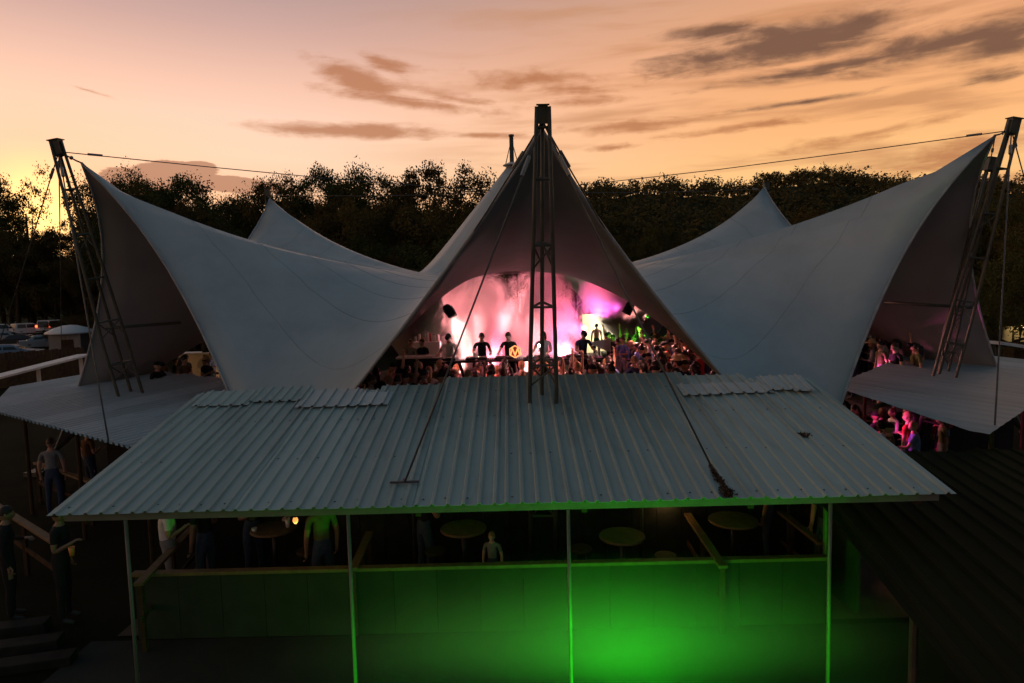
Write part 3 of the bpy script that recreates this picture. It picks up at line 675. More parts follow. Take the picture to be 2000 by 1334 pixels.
# ------------------------------------------------------------------ kiosk, timber wall and strip roofs
kx, ky, _ = gp(142, 702)
t = thing('kiosk', 'small white kiosk with a shallow domed roof near the parked cars', 'kiosk', (kx, ky, 0), .15)
MB().box((0, 0, 1.05), (2.3, 2.0, 2.1)).build('wall', 'galv', t); b = MB(); b.lathe([(1.75, 2.1), (1.72, 2.2), (1.2, 2.5), (.5, 2.72), (.05, 2.76)], n=16); b.build('roof', 'white_paint', t, smooth=True)
MB().box((.2, -1.015, 1.2), (.9, .03, .9)).build('hatch', 'wood_dark', t)
wall_l = thing('timber_wall', 'brown timber wall below the white strip roof on the parking side', 'wall')
a_, c_ = np.array(atz(-60, 765, .0)), np.array(atz(168, 742, .0))
dirv = (c_-a_); Lw = np.hypot(dirv[0], dirv[1]); npl = 30
for i in range(npl):
    p = a_+dirv*(i+.5)/npl; h = 1.95+.03*math.sin(i*2.1)
    MB().box((p[0], p[1], h/2), (Lw/npl-.012, .04+.008*(i % 2), h), math.atan2(dirv[1], dirv[0])).build('plank', 'wood_plank' if 'wood_plank' in MAT else 'wood', wall_l)
sr = thing('strip_roof', 'narrow white lean-to roof sloping along the brown timber wall', 'roof')
P0, P1 = Vector(atz(-40, 745, 1.5)), Vector(atz(165, 693, 1.9))
MB().beam(P0, P1, .7, .09).build('roof_board', 'white_paint', sr)
for u in (.05, .5, .95): q = P0.lerp(P1, u); MB().box((q.x, q.y, q.z/2-.03), (.12, .12, q.z-.06)).build('post', 'white_paint', sr)
t = thing('strip_roof', 'white strip roof of the stall behind the mast at the far right', 'roof')
P0, P1 = Vector(at(1932, 668, 3.)), Vector(at(2080, 690, 3.5))
MB().beam(P0, P1, 1.0, .12).build('roof_board', 'white_paint', t)
for u in (.1, .6, .95): q = P0.lerp(P1, u); MB().tube([(q.x, q.y, 0), (q.x, q.y, q.z-.06)], .05, 8).build('post', 'steel', t)
t = thing('white_stall', 'pale stall with dim yellow light at the right picture edge under the trees', 'stall', (0, 0, 0))
p = at(1990, 652, 8.); MB().box((p[0], 8., p[2]), (1.4, .1, .7)).build('back_panel', 'cream_paint', t); MB().box((p[0], 7.6, p[2]/2-.3), (1.5, .6, p[2]-.6)).build('counter', 'wood_dark', t)
lb = MB(); lb.ell((p[0]-.2, 7.55, p[2]+.36), (.06, .06, .06)); lb.build('bulb', lamp_mat('warm_bulb', (1., .62, .25), 6.), t, smooth=True); light('POINT', (p[0]-.2, 7.3, p[2]+.3), 12, (1, .7, .3), size=.06)
# ------------------------------------------------------------------ people
def grow_body(J, Bn, rad):
    """Skin a joint graph into one continuous surface, evaluated to a plain mesh (vertices, faces)."""
    names = list(J); ix = {n: i for i, n in enumerate(names)}
    me = bpy.data.meshes.new('skel'); me.from_pydata([J[n] for n in names], [(ix[a], ix[b]) for a, b in Bn], [])
    o = bpy.data.objects.new('skel', me); C.objects.link(o); sk = o.modifiers.new('skin', 'SKIN'); sk.use_smooth_shade = True; sk.branch_smoothing = .4
    for n in names:
        r = rad[n]; me.skin_vertices[0].data[ix[n]].radius = r if isinstance(r, tuple) else (r, r); me.skin_vertices[0].data[ix[n]].use_root = (n == 'pelvis')
    o.modifiers.new('sub', 'SUBSURF').levels = 1
    dg = bpy.context.evaluated_depsgraph_get(); ev = o.evaluated_get(dg).to_mesh()
    V = [tuple(v.co) for v in ev.vertices]; Fc = [tuple(p.vertices) for p in ev.polygons]
    o.evaluated_get(dg).to_mesh_clear(); bpy.data.objects.remove(o); bpy.data.meshes.remove(me)
    return V, Fc
def seg_d(p, a, b):
    p, a, b = Vector(p), Vector(a), Vector(b); d = b-a; t = max(0, min(1, (p-a).dot(d)/d.length_squared)); return (p-a-d*t).length
def person_mesh(name, arms, lean=0., stride=.0, bent=0., hips=0., sleeves='short', head_yaw=0., head_tilt=0.):
    """arms = ((elbow offset),(wrist offset)) for right and left from the shoulder, metres; the body faces +Y."""
    J, Bn, rad = {}, [], {}
    def j(n, p, r, parent=None):
        J[n] = p; rad[n] = r
        if parent: Bn.append((parent, n))
    ly = lambda z: lean*(z-.95)
    j('pelvis', (hips, 0, .95), (.15, .115)); j('waist', (hips*.5, ly(1.10), 1.10), (.135, .10), 'pelvis'); j('chest', (0, ly(1.28)+.01, 1.28), (.16, .115), 'waist')
    j('upper', (0, ly(1.42), 1.42), (.12, .09), 'chest'); j('neck', (0, ly(1.50)+.01, 1.50), .055, 'upper'); j('skull', (0, ly(1.57)+.025, 1.575), .055, 'neck')
    for s, nm, (eo, wo) in ((1, 'r', arms[0]), (-1, 'l', arms[1])):
        sh = Vector((s*.175, ly(1.415), 1.415)); j('sh'+nm, tuple(sh), .062, 'upper'); e = sh+Vector((s*eo[0], eo[1], eo[2])); w = e+Vector((s*wo[0], wo[1], wo[2]))
        j('el'+nm, tuple(e), .042, 'sh'+nm); j('wr'+nm, tuple(w), .030, 'el'+nm)
        d = (w-e).normalized(); sd_ = d.orthogonal().normalized() if abs(d.z) > .9 else d.cross(Vector((0, 0, 1))).normalized()
        pm = w+d*.055; j('pm'+nm, tuple(pm), (.034, .022), 'wr'+nm)
        cur = d.cross(sd_).normalized()
        for q, (off, ln) in enumerate(((-.030, .060), (-.010, .070), (.010, .066), (.029, .052))):
            k1 = pm+d*.04+sd_*off; k2 = k1+(d*.75+cur*.5).normalized()*ln*.55; k3 = k2+(d*.4+cur*.8).normalized()*ln*.45
            j(f'f{nm}{q}a', tuple(k1), .010, 'pm'+nm); j(f'f{nm}{q}b', tuple(k2), .009, f'f{nm}{q}a'); j(f'f{nm}{q}c', tuple(k3), .008, f'f{nm}{q}b')
        th = w+d*.03+sd_*-.04; j('th'+nm, tuple(th), .011, 'wr'+nm); j('tk'+nm, tuple(th+(d+sd_*-.5).normalized()*.045), .009, 'th'+nm)
        j('hp'+nm, (hips+s*.09, 0, .90), .098, 'pelvis'); kn = (hips*.5+s*.11, .02+s*stride*.5+bent*.12, .50-bent*.02); j('kn'+nm, kn, .064, 'hp'+nm)
        j('ca'+nm, (s*.115, -.01+s*stride*.8, .33), .056, 'kn'+nm); an = (s*.12, s*stride, .085); j('an'+nm, an, .040, 'ca'+nm); j('to'+nm, (s*.135, s*stride+.16, .035), .034, 'an'+nm)
    V, Fc = grow_body(J, Bn, rad)
    groups = {2: [('pelvis', 'waist')], 1: [('waist', 'chest'), ('chest', 'upper'), ('upper', 'shr'), ('upper', 'shl')], 0: [('neck', 'skull')], 3: []}
    for nm in 'rl':
        groups[2] += [('pelvis', 'hp'+nm), ('hp'+nm, 'kn'+nm), ('kn'+nm, 'ca'+nm), ('ca'+nm, 'an'+nm)]; groups[3].append(('an'+nm, 'to'+nm))
        el, sh, wr = Vector(J['el'+nm]), Vector(J['sh'+nm]), Vector(J['wr'+nm])
        cut = .62 if sleeves == 'short' else 1.; J['cut'+nm] = tuple(sh.lerp(el, cut)); groups[1].append(('sh'+nm, 'cut'+nm))
        if sleeves == 'short': groups[0] += [('cut'+nm, 'el'+nm), ('el'+nm, 'wr'+nm)]
        else: groups[1] += [('el'+nm, 'wr'+nm)]
        groups[0] += [('wr'+nm, 'pm'+nm), ('pm'+nm, f'f{nm}1c'), ('pm'+nm, f'f{nm}3c'), ('wr'+nm, 'tk'+nm)]
    b = MB()
    mi = []
    for f in Fc:
        c = sum((Vector(V[i]) for i in f), Vector())/len(f); mi.append(min((seg_d(c, J[a], J[q]), g) for g, l in groups.items() for a, q in l)[1])
    b.v = list(V); b.f = list(Fc); b.mi = mi
    # head with brow, nose, chin and ears
    hc = Vector((0, ly(1.62)+.03, 1.635)); n, m = 18, 14; vs, fs = [], []; rot = Matrix.Rotation(head_yaw, 3, 'Z') @ Matrix.Rotation(head_tilt, 3, 'X')
    for i in range(m+1):
        t = math.pi*i/m
        for k in range(n):
            a = 2*math.pi*k/n; x, y, z = math.sin(t)*math.cos(a), math.sin(t)*math.sin(a), math.cos(t)
            px_, py_, pz_ = x*.076, y*.096, z*.118
            fr = max(0, y)**2
            if z < -.1: px_ *= 1-.35*(-z-.1); py_ += .012*fr
            py_ += fr*(.022*math.exp(-((z+.12)/.16)**2-(x/.22)**2)-.010*math.exp(-((z-.05)/.12)**2)*math.exp(-((abs(x)-.42)/.2)**2)+.008*math.exp(-((z+.48)/.1)**2-(x/.3)**2))
            vs.append(hc+rot @ Vector((px_, py_, pz_)))
    for i in range(m):
        for k in range(n): fs.append((i*n+k, (i+1)*n+k, (i+1)*n+(k+1) % n, i*n+(k+1) % n))
    b.m = 0; b.add(vs, fs)
    for s in (-1, 1): b.ell(hc+rot @ Vector((s*.078, -.004, -.012)), (.010, .020, .032), 8, 6)
    me = b.mesh(name, ['skin_a', 'cloth_black', 'denim', 'shoe'], True); return me, hc, rot
UPa = ((.06, .05, .24), (.02, .04, .25)); DN = ((.06, -.02, -.27), (.0, .05, -.25)); DR = ((.05, .0, -.27), (-.05, .20, .10)); FW = ((.08, .12, -.22), (-.02, .25, -.02)); HI = ((.16, .06, .14), (.02, .10, .25)); CR = ((.10, .06, -.25), (-.16, .16, .02))
PO = {'stand': person_mesh('person_body', (DN, DN)), 'drink': person_mesh('person_body', (DR, DN), hips=.02, head_yaw=.3), 'one_up': person_mesh('person_body', (UPa, DR), hips=-.02), 'both_up': person_mesh('person_body', (UPa, HI)),
      'dj': person_mesh('person_body', (FW, FW), lean=.16, head_tilt=-.35), 'dj_up': person_mesh('person_body', (FW, UPa), lean=.08, head_tilt=-.1), 'crossed': person_mesh('person_body', (CR, CR), head_yaw=-.4), 'sway': person_mesh('person_body', (DR, FW), hips=.05, stride=.06, head_yaw=.5),
      'long': person_mesh('person_body', (DN, CR), sleeves='long')}
def hair_mesh(kind):
    b = MB(); n, m = 16, 10; vs, fs = [], []; r_ = random.Random(3)
    lim = {'short': .52, 'long': .62, 'bun': .55, 'cap': .47}[kind]
    for i in range(m+1):
        t = math.pi*lim*i/m
        for k in range(n):
            a = 2*math.pi*k/n; y = math.sin(a); tt = t*(1-.26*max(0, y)) if kind != 'cap' else t*.95; z = math.cos(tt)
            rx, ry = .083*math.sin(tt)*math.cos(a), .104*math.sin(tt)*y
            w = 1+.03*r_.random(); vs.append((rx*w, ry*w, .126*z))
    for i in range(m):
        for k in range(n): fs.append((i*n+k, (i+1)*n+k, (i+1)*n+(k+1) % n, i*n+(k+1) % n))
    b.add(vs, fs)
    if kind == 'long': b.tube([(0, -.06, .04), (0, -.095, -.06), (0, -.10, -.17), (0, -.085, -.29)], [.075, .085, .075, .035], 12)
    if kind == 'bun': b.ell((0, -.045, .145), (.042, .042, .038), 10, 8)
    if kind == 'cap': b.tube([(0, .07, .045), (0, .14, .035), (0, .185, .022)], [.07, .062, .03], 12)
    return b
def hat_mesh(): b = MB(); b.lathe([(.075, .16), (.092, .15), (.10, .06), (.20, .045), (.20, .035), (.09, .03)], n=20); return b.mesh('hat', 'straw', True)
HM = {k: hair_mesh(k).mesh('hair', 'hair_black', True) for k in ('short', 'long', 'bun', 'cap')}; HAT = hat_mesh()
SHADES = list(CL)
def person(label, p, rz, pose='stand', shirt='black', hair='short', hcol=0, skin=0, trousers='denim', sc_=1., group=None, hat=False):
    me, hc, rot = PO[pose]; o = link('person', me, loc=p); o.rotation_euler[2] = rz; o.scale = (sc_, sc_, sc_); tag(o, label, 'person', group)
    for i, mm in ((0, SKINS[skin]), (1, MAT['cloth_'+shirt]), (2, MAT[trousers])): o.material_slots[i].link = 'OBJECT'; o.material_slots[i].material = mm
    h = link('cap' if hair == 'cap' else 'hair', HM[hair], o, loc=hc); h.rotation_euler = rot.to_euler(); h.material_slots[0].link = 'OBJECT'; h.material_slots[0].material = MAT['cloth_black'] if hair == 'cap' else HAIRS[hcol]
    if hat: g = link('hat', HAT, o, loc=hc); g.rotation_euler = rot.to_euler()
    return o
# ------------------------------------------------------------------ stage
FZ = 1.3; SZ = 2.0
def block(name, c, d, m, label, cat, rz=0., trim=None):
    t = thing(name, label, cat, (c[0], c[1], c[2]-d[2]/2), rz); MB().box((0, 0, d[2]/2), d).build('body', m, t, bevel=.015)
    if trim: MB().box((0, 0, d[2]+.02), (d[0]+.06, d[1]+.06, .04)).build('top', trim, t, bevel=.008)
    return t
st = thing('stage_platform', 'dark raised stage platform in the middle of the tent', 'stage', (0, 0, FZ))
for i in range(7): MB().box((-3.75+i*.95, -3.0, .35), (.935, 4.2, .70)).build('deck_module', 'deck_dark', st, bevel=.01)
vd = thing('back_deck', 'low dark deck in front of the cream booth', 'deck', (0, 0, FZ))
for i in range(4): MB().box((2.0+1.3*i+.4, 9.3, .09), (1.28, 3.2, .18)).build('deck_module', 'deck_dark', vd, bevel=.01)
def dj_desk(px, Y, w, label, gear='mixer'):
    p = at(px, 640, Y); t = thing('music_desk', label, 'music desk', (p[0], Y, SZ))
    MB().box((0, 0, .93), (w, .55, .05)).build('desk_top', 'plastic_black', t, bevel=.01)
    for sx in (-1, 1): MB().beam((sx*w*.42, -.2, .0), (sx*w*.2, .15, .91), .04, .04).build('leg', 'plastic_black', t); MB().beam((sx*w*.42, .2, .0), (sx*w*.2, -.15, .91), .04, .04).build('leg', 'plastic_black', t)
    g = MB(); g.box((-.15*w, 0, .985), (w*.55, .34, .06)); g.build('mixer', 'plastic_black', t, bevel=.01)
    for q in range(2):
        pl = MB(); pl.lathe([(.13, 1.017), (.13, 1.03), (.02, 1.035)], (-.15*w+(-.5+q)*w*.28, 0, 0), 16); pl.build('jog_wheel', 'chrome', t, smooth=True)
    for q in range(4): MB().box((w*.2+q*.05, -.05, 1.0), (.02, .05, .09)).build('fader', 'white_paint', t)
    return t
djs = [(878, -4.0, 'dj', 'white', 'cap', 'performer in a pale shirt and cap at the stage desk nearest the cup counter'), (940, -4.0, 'dj', 'black', 'short', 'performer at the second stage desk, haloed by pink smoke'),
       (994, -4.0, 'dj', 'black', 'short', 'performer behind the lit hexagon sign'), (1062, -4.0, 'dj', 'grey', 'long', 'performer directly behind the front lattice mast'), (1137, -4.0, 'dj', 'navy', 'cap', 'performer in a dark shirt with a strap, beside the white slanted board')]
for i, (px, Y, pose, sh, hr, lab) in enumerate(djs):
    p = at(px, 640, Y); person(lab, (p[0], Y, SZ), math.pi+rnd.uniform(-.3, .3), pose, sh, hr, i % 3, i % 3, 'cloth_black', .93)
    dj_desk(px, Y-.55, (1.1, 1.0, .9, 1.1, 1.0)[i], ['black folding music desk before the performer in a cap', 'black music desk at the second performer', 'black music desk behind the lit hexagon sign', 'black music desk behind the front lattice mast', 'black music desk before the performer in dark shirt'][i])
# hexagon sign with its monogram
p = at(1006, 687, -4.85); sg = thing('hexagon_sign', 'glowing orange hexagon sign with an M on the stage front', 'sign', (p[0], -4.85, p[2])); sg.scale = (.62, .62, .62)
lm = lamp_mat('sign_orange', (1., .45, .16), 1.2); ld = mat('sign_dark', (.25, .05, .02), .5)
def hexp(r): return [(r*math.sin(R(60*k)), r*math.cos(R(60*k))) for k in range(6)]
b = MB(); hp = hexp(.27); b.add([(x, .03, z) for x, z in hp]+[(x, .06, z) for x, z in hp], [tuple(range(6)), tuple(range(6, 12))[::-1]]+[(i, (i+1) % 6, 6+(i+1) % 6, 6+i) for i in range(6)]); b.build('back_board', ld, sg)
b = MB(); ho, hi_ = hexp(.27), hexp(.225)
for k in range(6):
    q = (k+1) % 6; v = [ho[k], ho[q], hi_[q], hi_[k]]; b.add([(x, -.02, z) for x, z in v]+[(x, .03, z) for x, z in v], [(0, 1, 2, 3), (7, 6, 5, 4), (0, 4, 5, 1), (2, 6, 7, 3)])
b.build('frame', lm, sg)
b = MB(); Mp = [(-.21, -.13), (-.125, .235), (0, -.06), (.125, .235), (.21, -.13), (.16, -.13), (.105, .06), (0, -.235), (-.105, .06), (-.16, -.13)]
b.add([(x, -.03, z) for x, z in Mp]+[(x, .02, z) for x, z in Mp], [(0, 1, 8, 9), (1, 2, 7, 8), (2, 3, 6, 7), (3, 4, 5, 6)]+[(i, (i+1) % 10, 10+(i+1) % 10, 10+i) for i in range(10)]); b.build('letter', lm, sg)
MB().beam((0, .07, -.27), (0, .07, -(p[2]-SZ)/.62), .05, .04).build('stand', 'plastic_black', sg)
# bar furniture on and beside the stage
p = at(834, 667, -2.2); t = block('white_counter', (p[0], -2.2, (p[2]+SZ)/2), (.80, .4, p[2]-SZ), 'white_paint', 'white counter carrying bottles and cups at the side of the stage', 'counter')
for i, (dx, h, r, mm, lab) in enumerate([(-.42, .19, .05, 'cup_white', 'small white mug at the outer end of the stage counter'), (-.27, .30, .055, 'cup_white', 'tall white tumbler second along the stage counter'), (-.13, .15, .06, 'cup_amber', 'amber drink in a low glass on the stage counter'),
                                         (.03, .36, .07, 'cup_white', 'tallest white shaker on the stage counter'), (.15, .30, .045, 'cup_red', 'red bottle beside the white shaker on the stage counter'), (.29, .27, .07, 'cup_white', 'stout white jar next to the red bottle on the stage counter'), (.43, .24, .055, 'cup_white', 'white cup at the stage end of the counter')]):
    o = thing('drinks_vessel', lab, 'cup', (p[0]+dx*.78, -2.25, p[2]), 0, 'vessels on the stage counter'); o.scale = (.75, .75, .75); b = MB(); b.lathe([(r*.8, 0), (r, h*.1), (r, h*.75), (r*.75, h*.9), (r*.8, h)], n=14); b.build('body', mm, o, smooth=True); b = MB(); b.lathe([(r*.84, h), (r*.84, h+.02)], n=14); b.build('lid', 'plastic_black' if i % 2 else mm, o)
p = at(812, 697, -4.55); t = thing('banquet_table', 'black-draped table with a pink-lit pale top at the stage edge', 'table', (p[0], -4.55, SZ))
MB().box((0, 0, p[2]-SZ), (.96, .5, .05)).build('top', 'white_paint', t, bevel=.01); MB().box((0, 0, (p[2]-SZ)/2-.02), (.90, .45, p[2]-SZ-.06)).build('drape', 'cloth_black', t)
for px, lab, sh in ((804, 'short person in grey behind the black-draped table', 'grey'), (826, 'short person in dark top behind the black-draped table', 'black')):
    q = at(px, 690, -3.7); person(lab, (q[0], -3.7, SZ), 2.6, 'stand', sh, 'short', 2, 2, sc_=.84)
# the booth at the back of the tent
p0 = at(1137, 614, 11.2); p1 = at(1182, 660, 11.2)
t = thing('cream_booth', 'small lit cream-walled booth at the back of the tent', 'booth', ((p0[0]+p1[0])/2, 11.2, 0)); wdt = p1[0]-p0[0]; hh = p0[2]
MB().box((0, .05, hh/2), (wdt, .08, hh)).build('back_wall', 'cream_paint', t); MB().box((wdt/2+.14, -.1, hh/2), (.26, .4, hh)).build('door_frame', 'wood_dark', t); MB().box((-wdt/2-.1, -.1, hh/2), (.16, .4, hh)).build('door_frame', 'wood_dark', t)
for px, py, Y, rr_, lab in ((1190, 622, 10.6, .145, 'white globe lamp hanging beside the cream booth'), (1141, 641, 10.4, .12, 'globe lamp glowing through the smoke in front of the cream booth'), (1190, 656, 9.9, .10, 'small white globe lamp low beside the cream booth')):
    p = at(px, py, Y); o = thing('globe_lamp', lab, 'lamp', tuple(p)); b = MB(); b.ell((0, 0, 0), (rr_, rr_, rr_), 18, 12); b.build('globe', lamp_mat('globe_white', (1., .93, .8), 7.), o, smooth=True)
    b = MB(); b.tube([(0, 0, rr_*.95), (0, 0, rr_*1.15)], .05, 8); b.build('collar', 'plastic_black', o); b = MB(); b.tube([(0, 0, rr_*1.1), (0, 0, 1.3)], .008, 5); b.build('flex', 'cable', o)
    light('POINT', tuple(p-np.array([0, .3, 0])), 110, (1, .85, .62), size=.12)
p = at(1170, 674, -3.4); t = thing('slanted_board', 'white slanted board on the stage beside the performer in a dark shirt', 'board', (p[0], -3.4, SZ)); z0 = (p[2]-SZ)/.72; t.scale = (.72, .72, .72)
b = MB(); v = [(-.42, z0+.10), (.45, z0+.26), (.45, z0-.27), (.25, z0-.22)]; b.add([(x, -.02, z) for x, z in v]+[(x, .02, z) for x, z in v], [(3, 2, 1, 0), (4, 5, 6, 7), (0, 1, 5, 4), (1, 2, 6, 5), (2, 3, 7, 6), (3, 0, 4, 7)]); b.build('panel', 'white_paint', t); MB().beam((.38, .03, 0), (.38, .03, z0+.2), .04, .04).build('stand', 'plastic_black', t)
p = at(1211, 688, 5.0); t = thing('lit_counter', 'counter table lit bright green beside the packed crowd', 'counter', (p[0], 5.0, FZ))
MB().box((0, 0, p[2]-FZ), (1.5, .7, .07)).build('top', 'white_paint', t, bevel=.01); MB().box((0, .05, (p[2]-FZ)/2-.03), (1.42, .58, p[2]-FZ-.08)).build('front', 'cloth_grey', t)
for px, py, Y, sh, pose, lab in ((1165, 632, 9.2, 'pink', 'stand', 'person in a pale pink shirt in front of the cream booth'), (1213, 631, 9.0, 'olive', 'stand', 'fair-haired person in olive shirt right of the large globe lamp'), (1240, 643, 9.4, 'white', 'drink', 'small person in a white shirt between the olive shirt and the tall white shirt'), (1266, 628, 8.8, 'white', 'crossed', 'tall person in white shirt at the right end of the back deck')):
    q = at(px, py, Y); person(lab, (q[0], Y, q[2]-1.755), rnd.uniform(-.4, .4) if sh != 'white' else math.pi+.4, pose, sh, 'short', 3 if sh == 'olive' else 0, 2)
# ------------------------------------------------------------------ crowd
def crowd(n, region, z, zone, group, face, keep, poses, sc0=1., mind=.42, seed=1):
    r_ = random.Random(seed); pts_ = []; tries = 0
    while len(pts_) < n and tries < 20000:
        tries += 1; x, y = r_.uniform(*region[0]), r_.uniform(*region[1])
        if any((x-a)**2+(y-c)**2 < mind**2 for a, c in pts_): continue
        q = proj((x, y, z+1.72))
        if not keep(q[0], q[1], x, y): continue
        pts_.append((x, y)); sh = r_.choice(['black', 'black', 'black', 'grey', 'white', 'navy', 'red', 'pink', 'olive', 'brown', 'blue']); hr = r_.choice(['short', 'short', 'long', 'long', 'bun', 'cap'])
        hc_ = r_.choice([0, 0, 1, 2, 3]); ht = r_.random() < .04; pose = r_.choice(poses)
        act = {'one_up': 'one arm raised', 'both_up': 'both arms raised', 'drink': 'hand at chest', 'sway': 'swaying', 'crossed': 'arms folded'}.get(pose, 'standing')
        hw = {'short': 'short-haired', 'long': 'long-haired', 'bun': 'bun-haired', 'cap': 'capped'}[hr]
        if ht: hw = 'straw-hatted'
        person(f'{hw} dancer in {sh} top, {act}, {zone}', (x, y, z), face(x, y)+r_.uniform(-.7, .7), pose, sh, hr, hc_, r_.randrange(3), r_.choice(['denim', 'cloth_black', 'cloth_grey']), r_.uniform(.93, 1.05)*sc0, group, ht)
toS = lambda x, y: math.atan2(x, (-3-y)) if y < -4 else math.atan2(x+1., -2.-y)
PS = ['stand', 'stand', 'drink', 'sway', 'one_up', 'crossed', 'long', 'stand']
crowd(64, ((-4.6, 3.0), (-8.2, -5.45)), FZ, 'in crowd before the stage', 'crowd before the stage', toS, lambda px, py, x, y: 700 < px < 1200 and 698 < py < 775, PS+['long', 'drink'], seed=2, mind=.40)
crowd(95, ((2.5, 8.4), (-8.0, 4.2)), FZ, 'in crowd by the green-lit counter', 'crowd by the green-lit counter', toS, lambda px, py, x, y: 1180 < px < 1412 and 650 < py < 775 and (y > -5 or x < 3.9) and not (x < 3.1 and y > -5.3) and x*x+y*y < 84, PS+['both_up', 'one_up'], seed=3, mind=.42)
for sx, rg, zn, gr, sd_, n in ((-1, ((-11.6, -9.5), (-3.6, .6)), 'in the parking-side tent wing', 'people under the parking-side tent wing', 5, 9), (1, ((9.4, 12.4), (-4.4, .8)), 'in the far right tent wing', 'people under the far right tent wing', 6, 26)):
    poly_slab('side_deck', [(rg[0][0]-.2, rg[1][0]-.2), (rg[0][1]+.2, rg[1][0]-.2), (rg[0][1]+.2, rg[1][1]+.2), (rg[0][0]-.2, rg[1][1]+.2)], 0, 1.305, 'deck_dark')
    crowd(n, rg, 1.305, zn, gr, toS, (lambda px, py, x, y: 300 < px < 470) if sx < 0 else (lambda px, py, x, y: 1660 < px < 1815), PS, seed=sd_, mind=.5)
crowd(16, ((6.6, 11.), (-8.6, -4.9)), 0., 'below the smooth side roof', 'people below the smooth side roof', lambda x, y: 1.2, lambda px, py, x, y: 1655 < px < 1850 and 770 < py < 835 and x*x+y*y > 92, PS, seed=8, mind=.5)
# cream cabinet in the parking-side wing
p = at(392, 700, .55); t = block('cream_cabinet', (p[0], .55, (p[2]+1.0)/2), (1.25, .5, p[2]+.35-1.0), 'cream_paint', 'pale cabinet behind the dancers in the parking-side tent wing', 'cabinet', trim='white_paint')
# ------------------------------------------------------------------ the bar below the front roof
hw = thing('half_wall', 'dark boarded half wall with a timber cap along the front of the bar', 'wall', (0, -12.65, 0))
x0, x1 = at(264, 1130, -12.65)[0], at(1612, 1110, -12.65)[0]; nb = 16
for i in range(nb): MB().box((x0+(i+.5)*(x1-x0)/nb, 0, .46), ((x1-x0)/nb-.006, .05, .92)).build('board', 'wall_board', hw)
MB().box(((x0+x1)/2, 0, .945), (x1-x0+.06, .12, .05)).build('cap_rail', 'wood', hw, bevel=.006)
bw = thing('added_back_wall', 'dark boarded wall added behind the bar to keep green light off the tent', 'wall', (0, -10.86, 0))  # added wall, stops the green light from reaching the tent
for i in range(24): MB().box((-5.6+(i+.5)*9.9/24, 0, 1.54), (9.9/24-.008, .04+.006*(i % 2), 3.04+.02*math.sin(i*1.7))).build('board', 'black_panel', bw)
sw_ = thing('added_side_wall', 'dark boarded wall added beside the low dark roof to block green light', 'wall', (4.27, -11.75, 0))  # added as well, against green spill past the end of the bar
for i in range(4): MB().box((.006*(i % 2), -.64+i*.43, 1.36), (.04, .422, 2.68+.19*(i-1.5)*.43)).build('board', 'black_panel', sw_)
def rail(a, b_, label):
    a, b_ = Vector(a), Vector(b_); t = thing('timber_rail', label, 'railing', (a.x, a.y, 0)); d = b_-a
    MB().beam((0, 0, a.z), (d.x, d.y, b_.z), .12, .045).build('top_board', 'wood', t, bevel=.005); MB().beam((0, 0, a.z*.5), (d.x, d.y, b_.z*.5), .03, .07).build('mid_board', 'wood_dark', t)
    for u in (.03, .5, .97): MB().box((d.x*u, d.y*u, a.z/2-.02), (.06, .06, a.z-.04)).build('post', 'wood_dark', t)
rail(atz(1413, 1108, .97), atz(1340, 1000, .97), 'timber rail running back from the half wall between the two round tables')
rail(atz(1604, 1062, .97), atz(1500, 980, .97), 'timber rail running back at the dark roof end of the bar')
rail(atz(690, 1112, .97), atz(722, 1040, .97), 'timber rail running back near the second roof post')
rail(atz(270, 1142, .97), atz(388, 1018, .97), 'timber rail running back beside the person in a white shirt')
rail(atz(-10, 985, .95), atz(112, 1062, .95), 'slanting timber rail at the left picture edge below the roofs')
rail(atz(70, 904, .95), atz(178, 941, .95), 'timber rail in front of the seated crowd below the fine-ribbed roof')
def round_table(px, py, z, rr_, label):
    p = atz(px, py, z); t = thing('round_table', label, 'table', (p[0], p[1], .02)); b = MB(); b.lathe([(rr_, z-.06), (rr_+.01, z-.045), (rr_, z-.02), (.02, z-.02)], n=28); b.build('top', 'wood', t)
    b = MB(); b.tube([(0, 0, .05), (0, 0, z-.06)], .04, 10); b.build('leg', 'plastic_black', t, smooth=True); b = MB(); b.lathe([(.28, 0), (.28, .02), (.06, .06)], n=20); b.build('base', 'plastic_black', t)
round_table(1215, 1045, 1.02, .34, 'round wooden bar table just above the half wall in the green glow'); round_table(1432, 1014, 1.02, .38, 'round wooden bar table furthest back beside the slanting timber rails'); round_table(535, 1030, 1.02, .36, 'round wooden bar table in the shadow near the white-shirted person'); round_table(905, 1030, 1.02, .36, 'round wooden bar table in the shadow below the middle of the roof')
def stool(px, py, label):
    p = atz(px, py, .72); t = thing('bar_stool', label, 'stool', (p[0], p[1], .02)); b = MB(); b.lathe([(.16, .66), (.17, .68), (.16, .71), (.02, .72)], n=18); b.build('seat', 'wood_dark', t)
    for k in range(4): a = R(45+90*k); MB().tube([(.10*math.cos(a), .10*math.sin(a), .67), (.19*math.cos(a), .19*math.sin(a), 0)], .014, 6).build('leg', 'plastic_black', t)
    b = MB(); b.tube([(.15*math.cos(2*math.pi*k/12), .15*math.sin(2*math.pi*k/12), .25) for k in range(13)], .009, 5); b.build('foot_ring', 'plastic_black', t)
stool(1135, 1070, 'dark bar stool left of the round table in the green glow'); stool(1300, 1085, 'dark bar stool right of the round table in the green glow'); stool(600, 1075, 'dark bar stool by the shadowed round table'); stool(850, 1075, 'dark bar stool under the middle of the roof')
gpz = lambda px, py, Y: (at(px, py, Y)[0], Y, .02)
person('person in a white t-shirt standing behind the first roof post', gpz(328, 1060, -11.75), -1.0, 'drink', 'white', 'short', 0, 0, 'cloth_grey')
person('person in black beside the white-shirted person under the roof', gpz(400, 1060, -11.5), 1.2, 'drink', 'black', 'long', 0, 1)
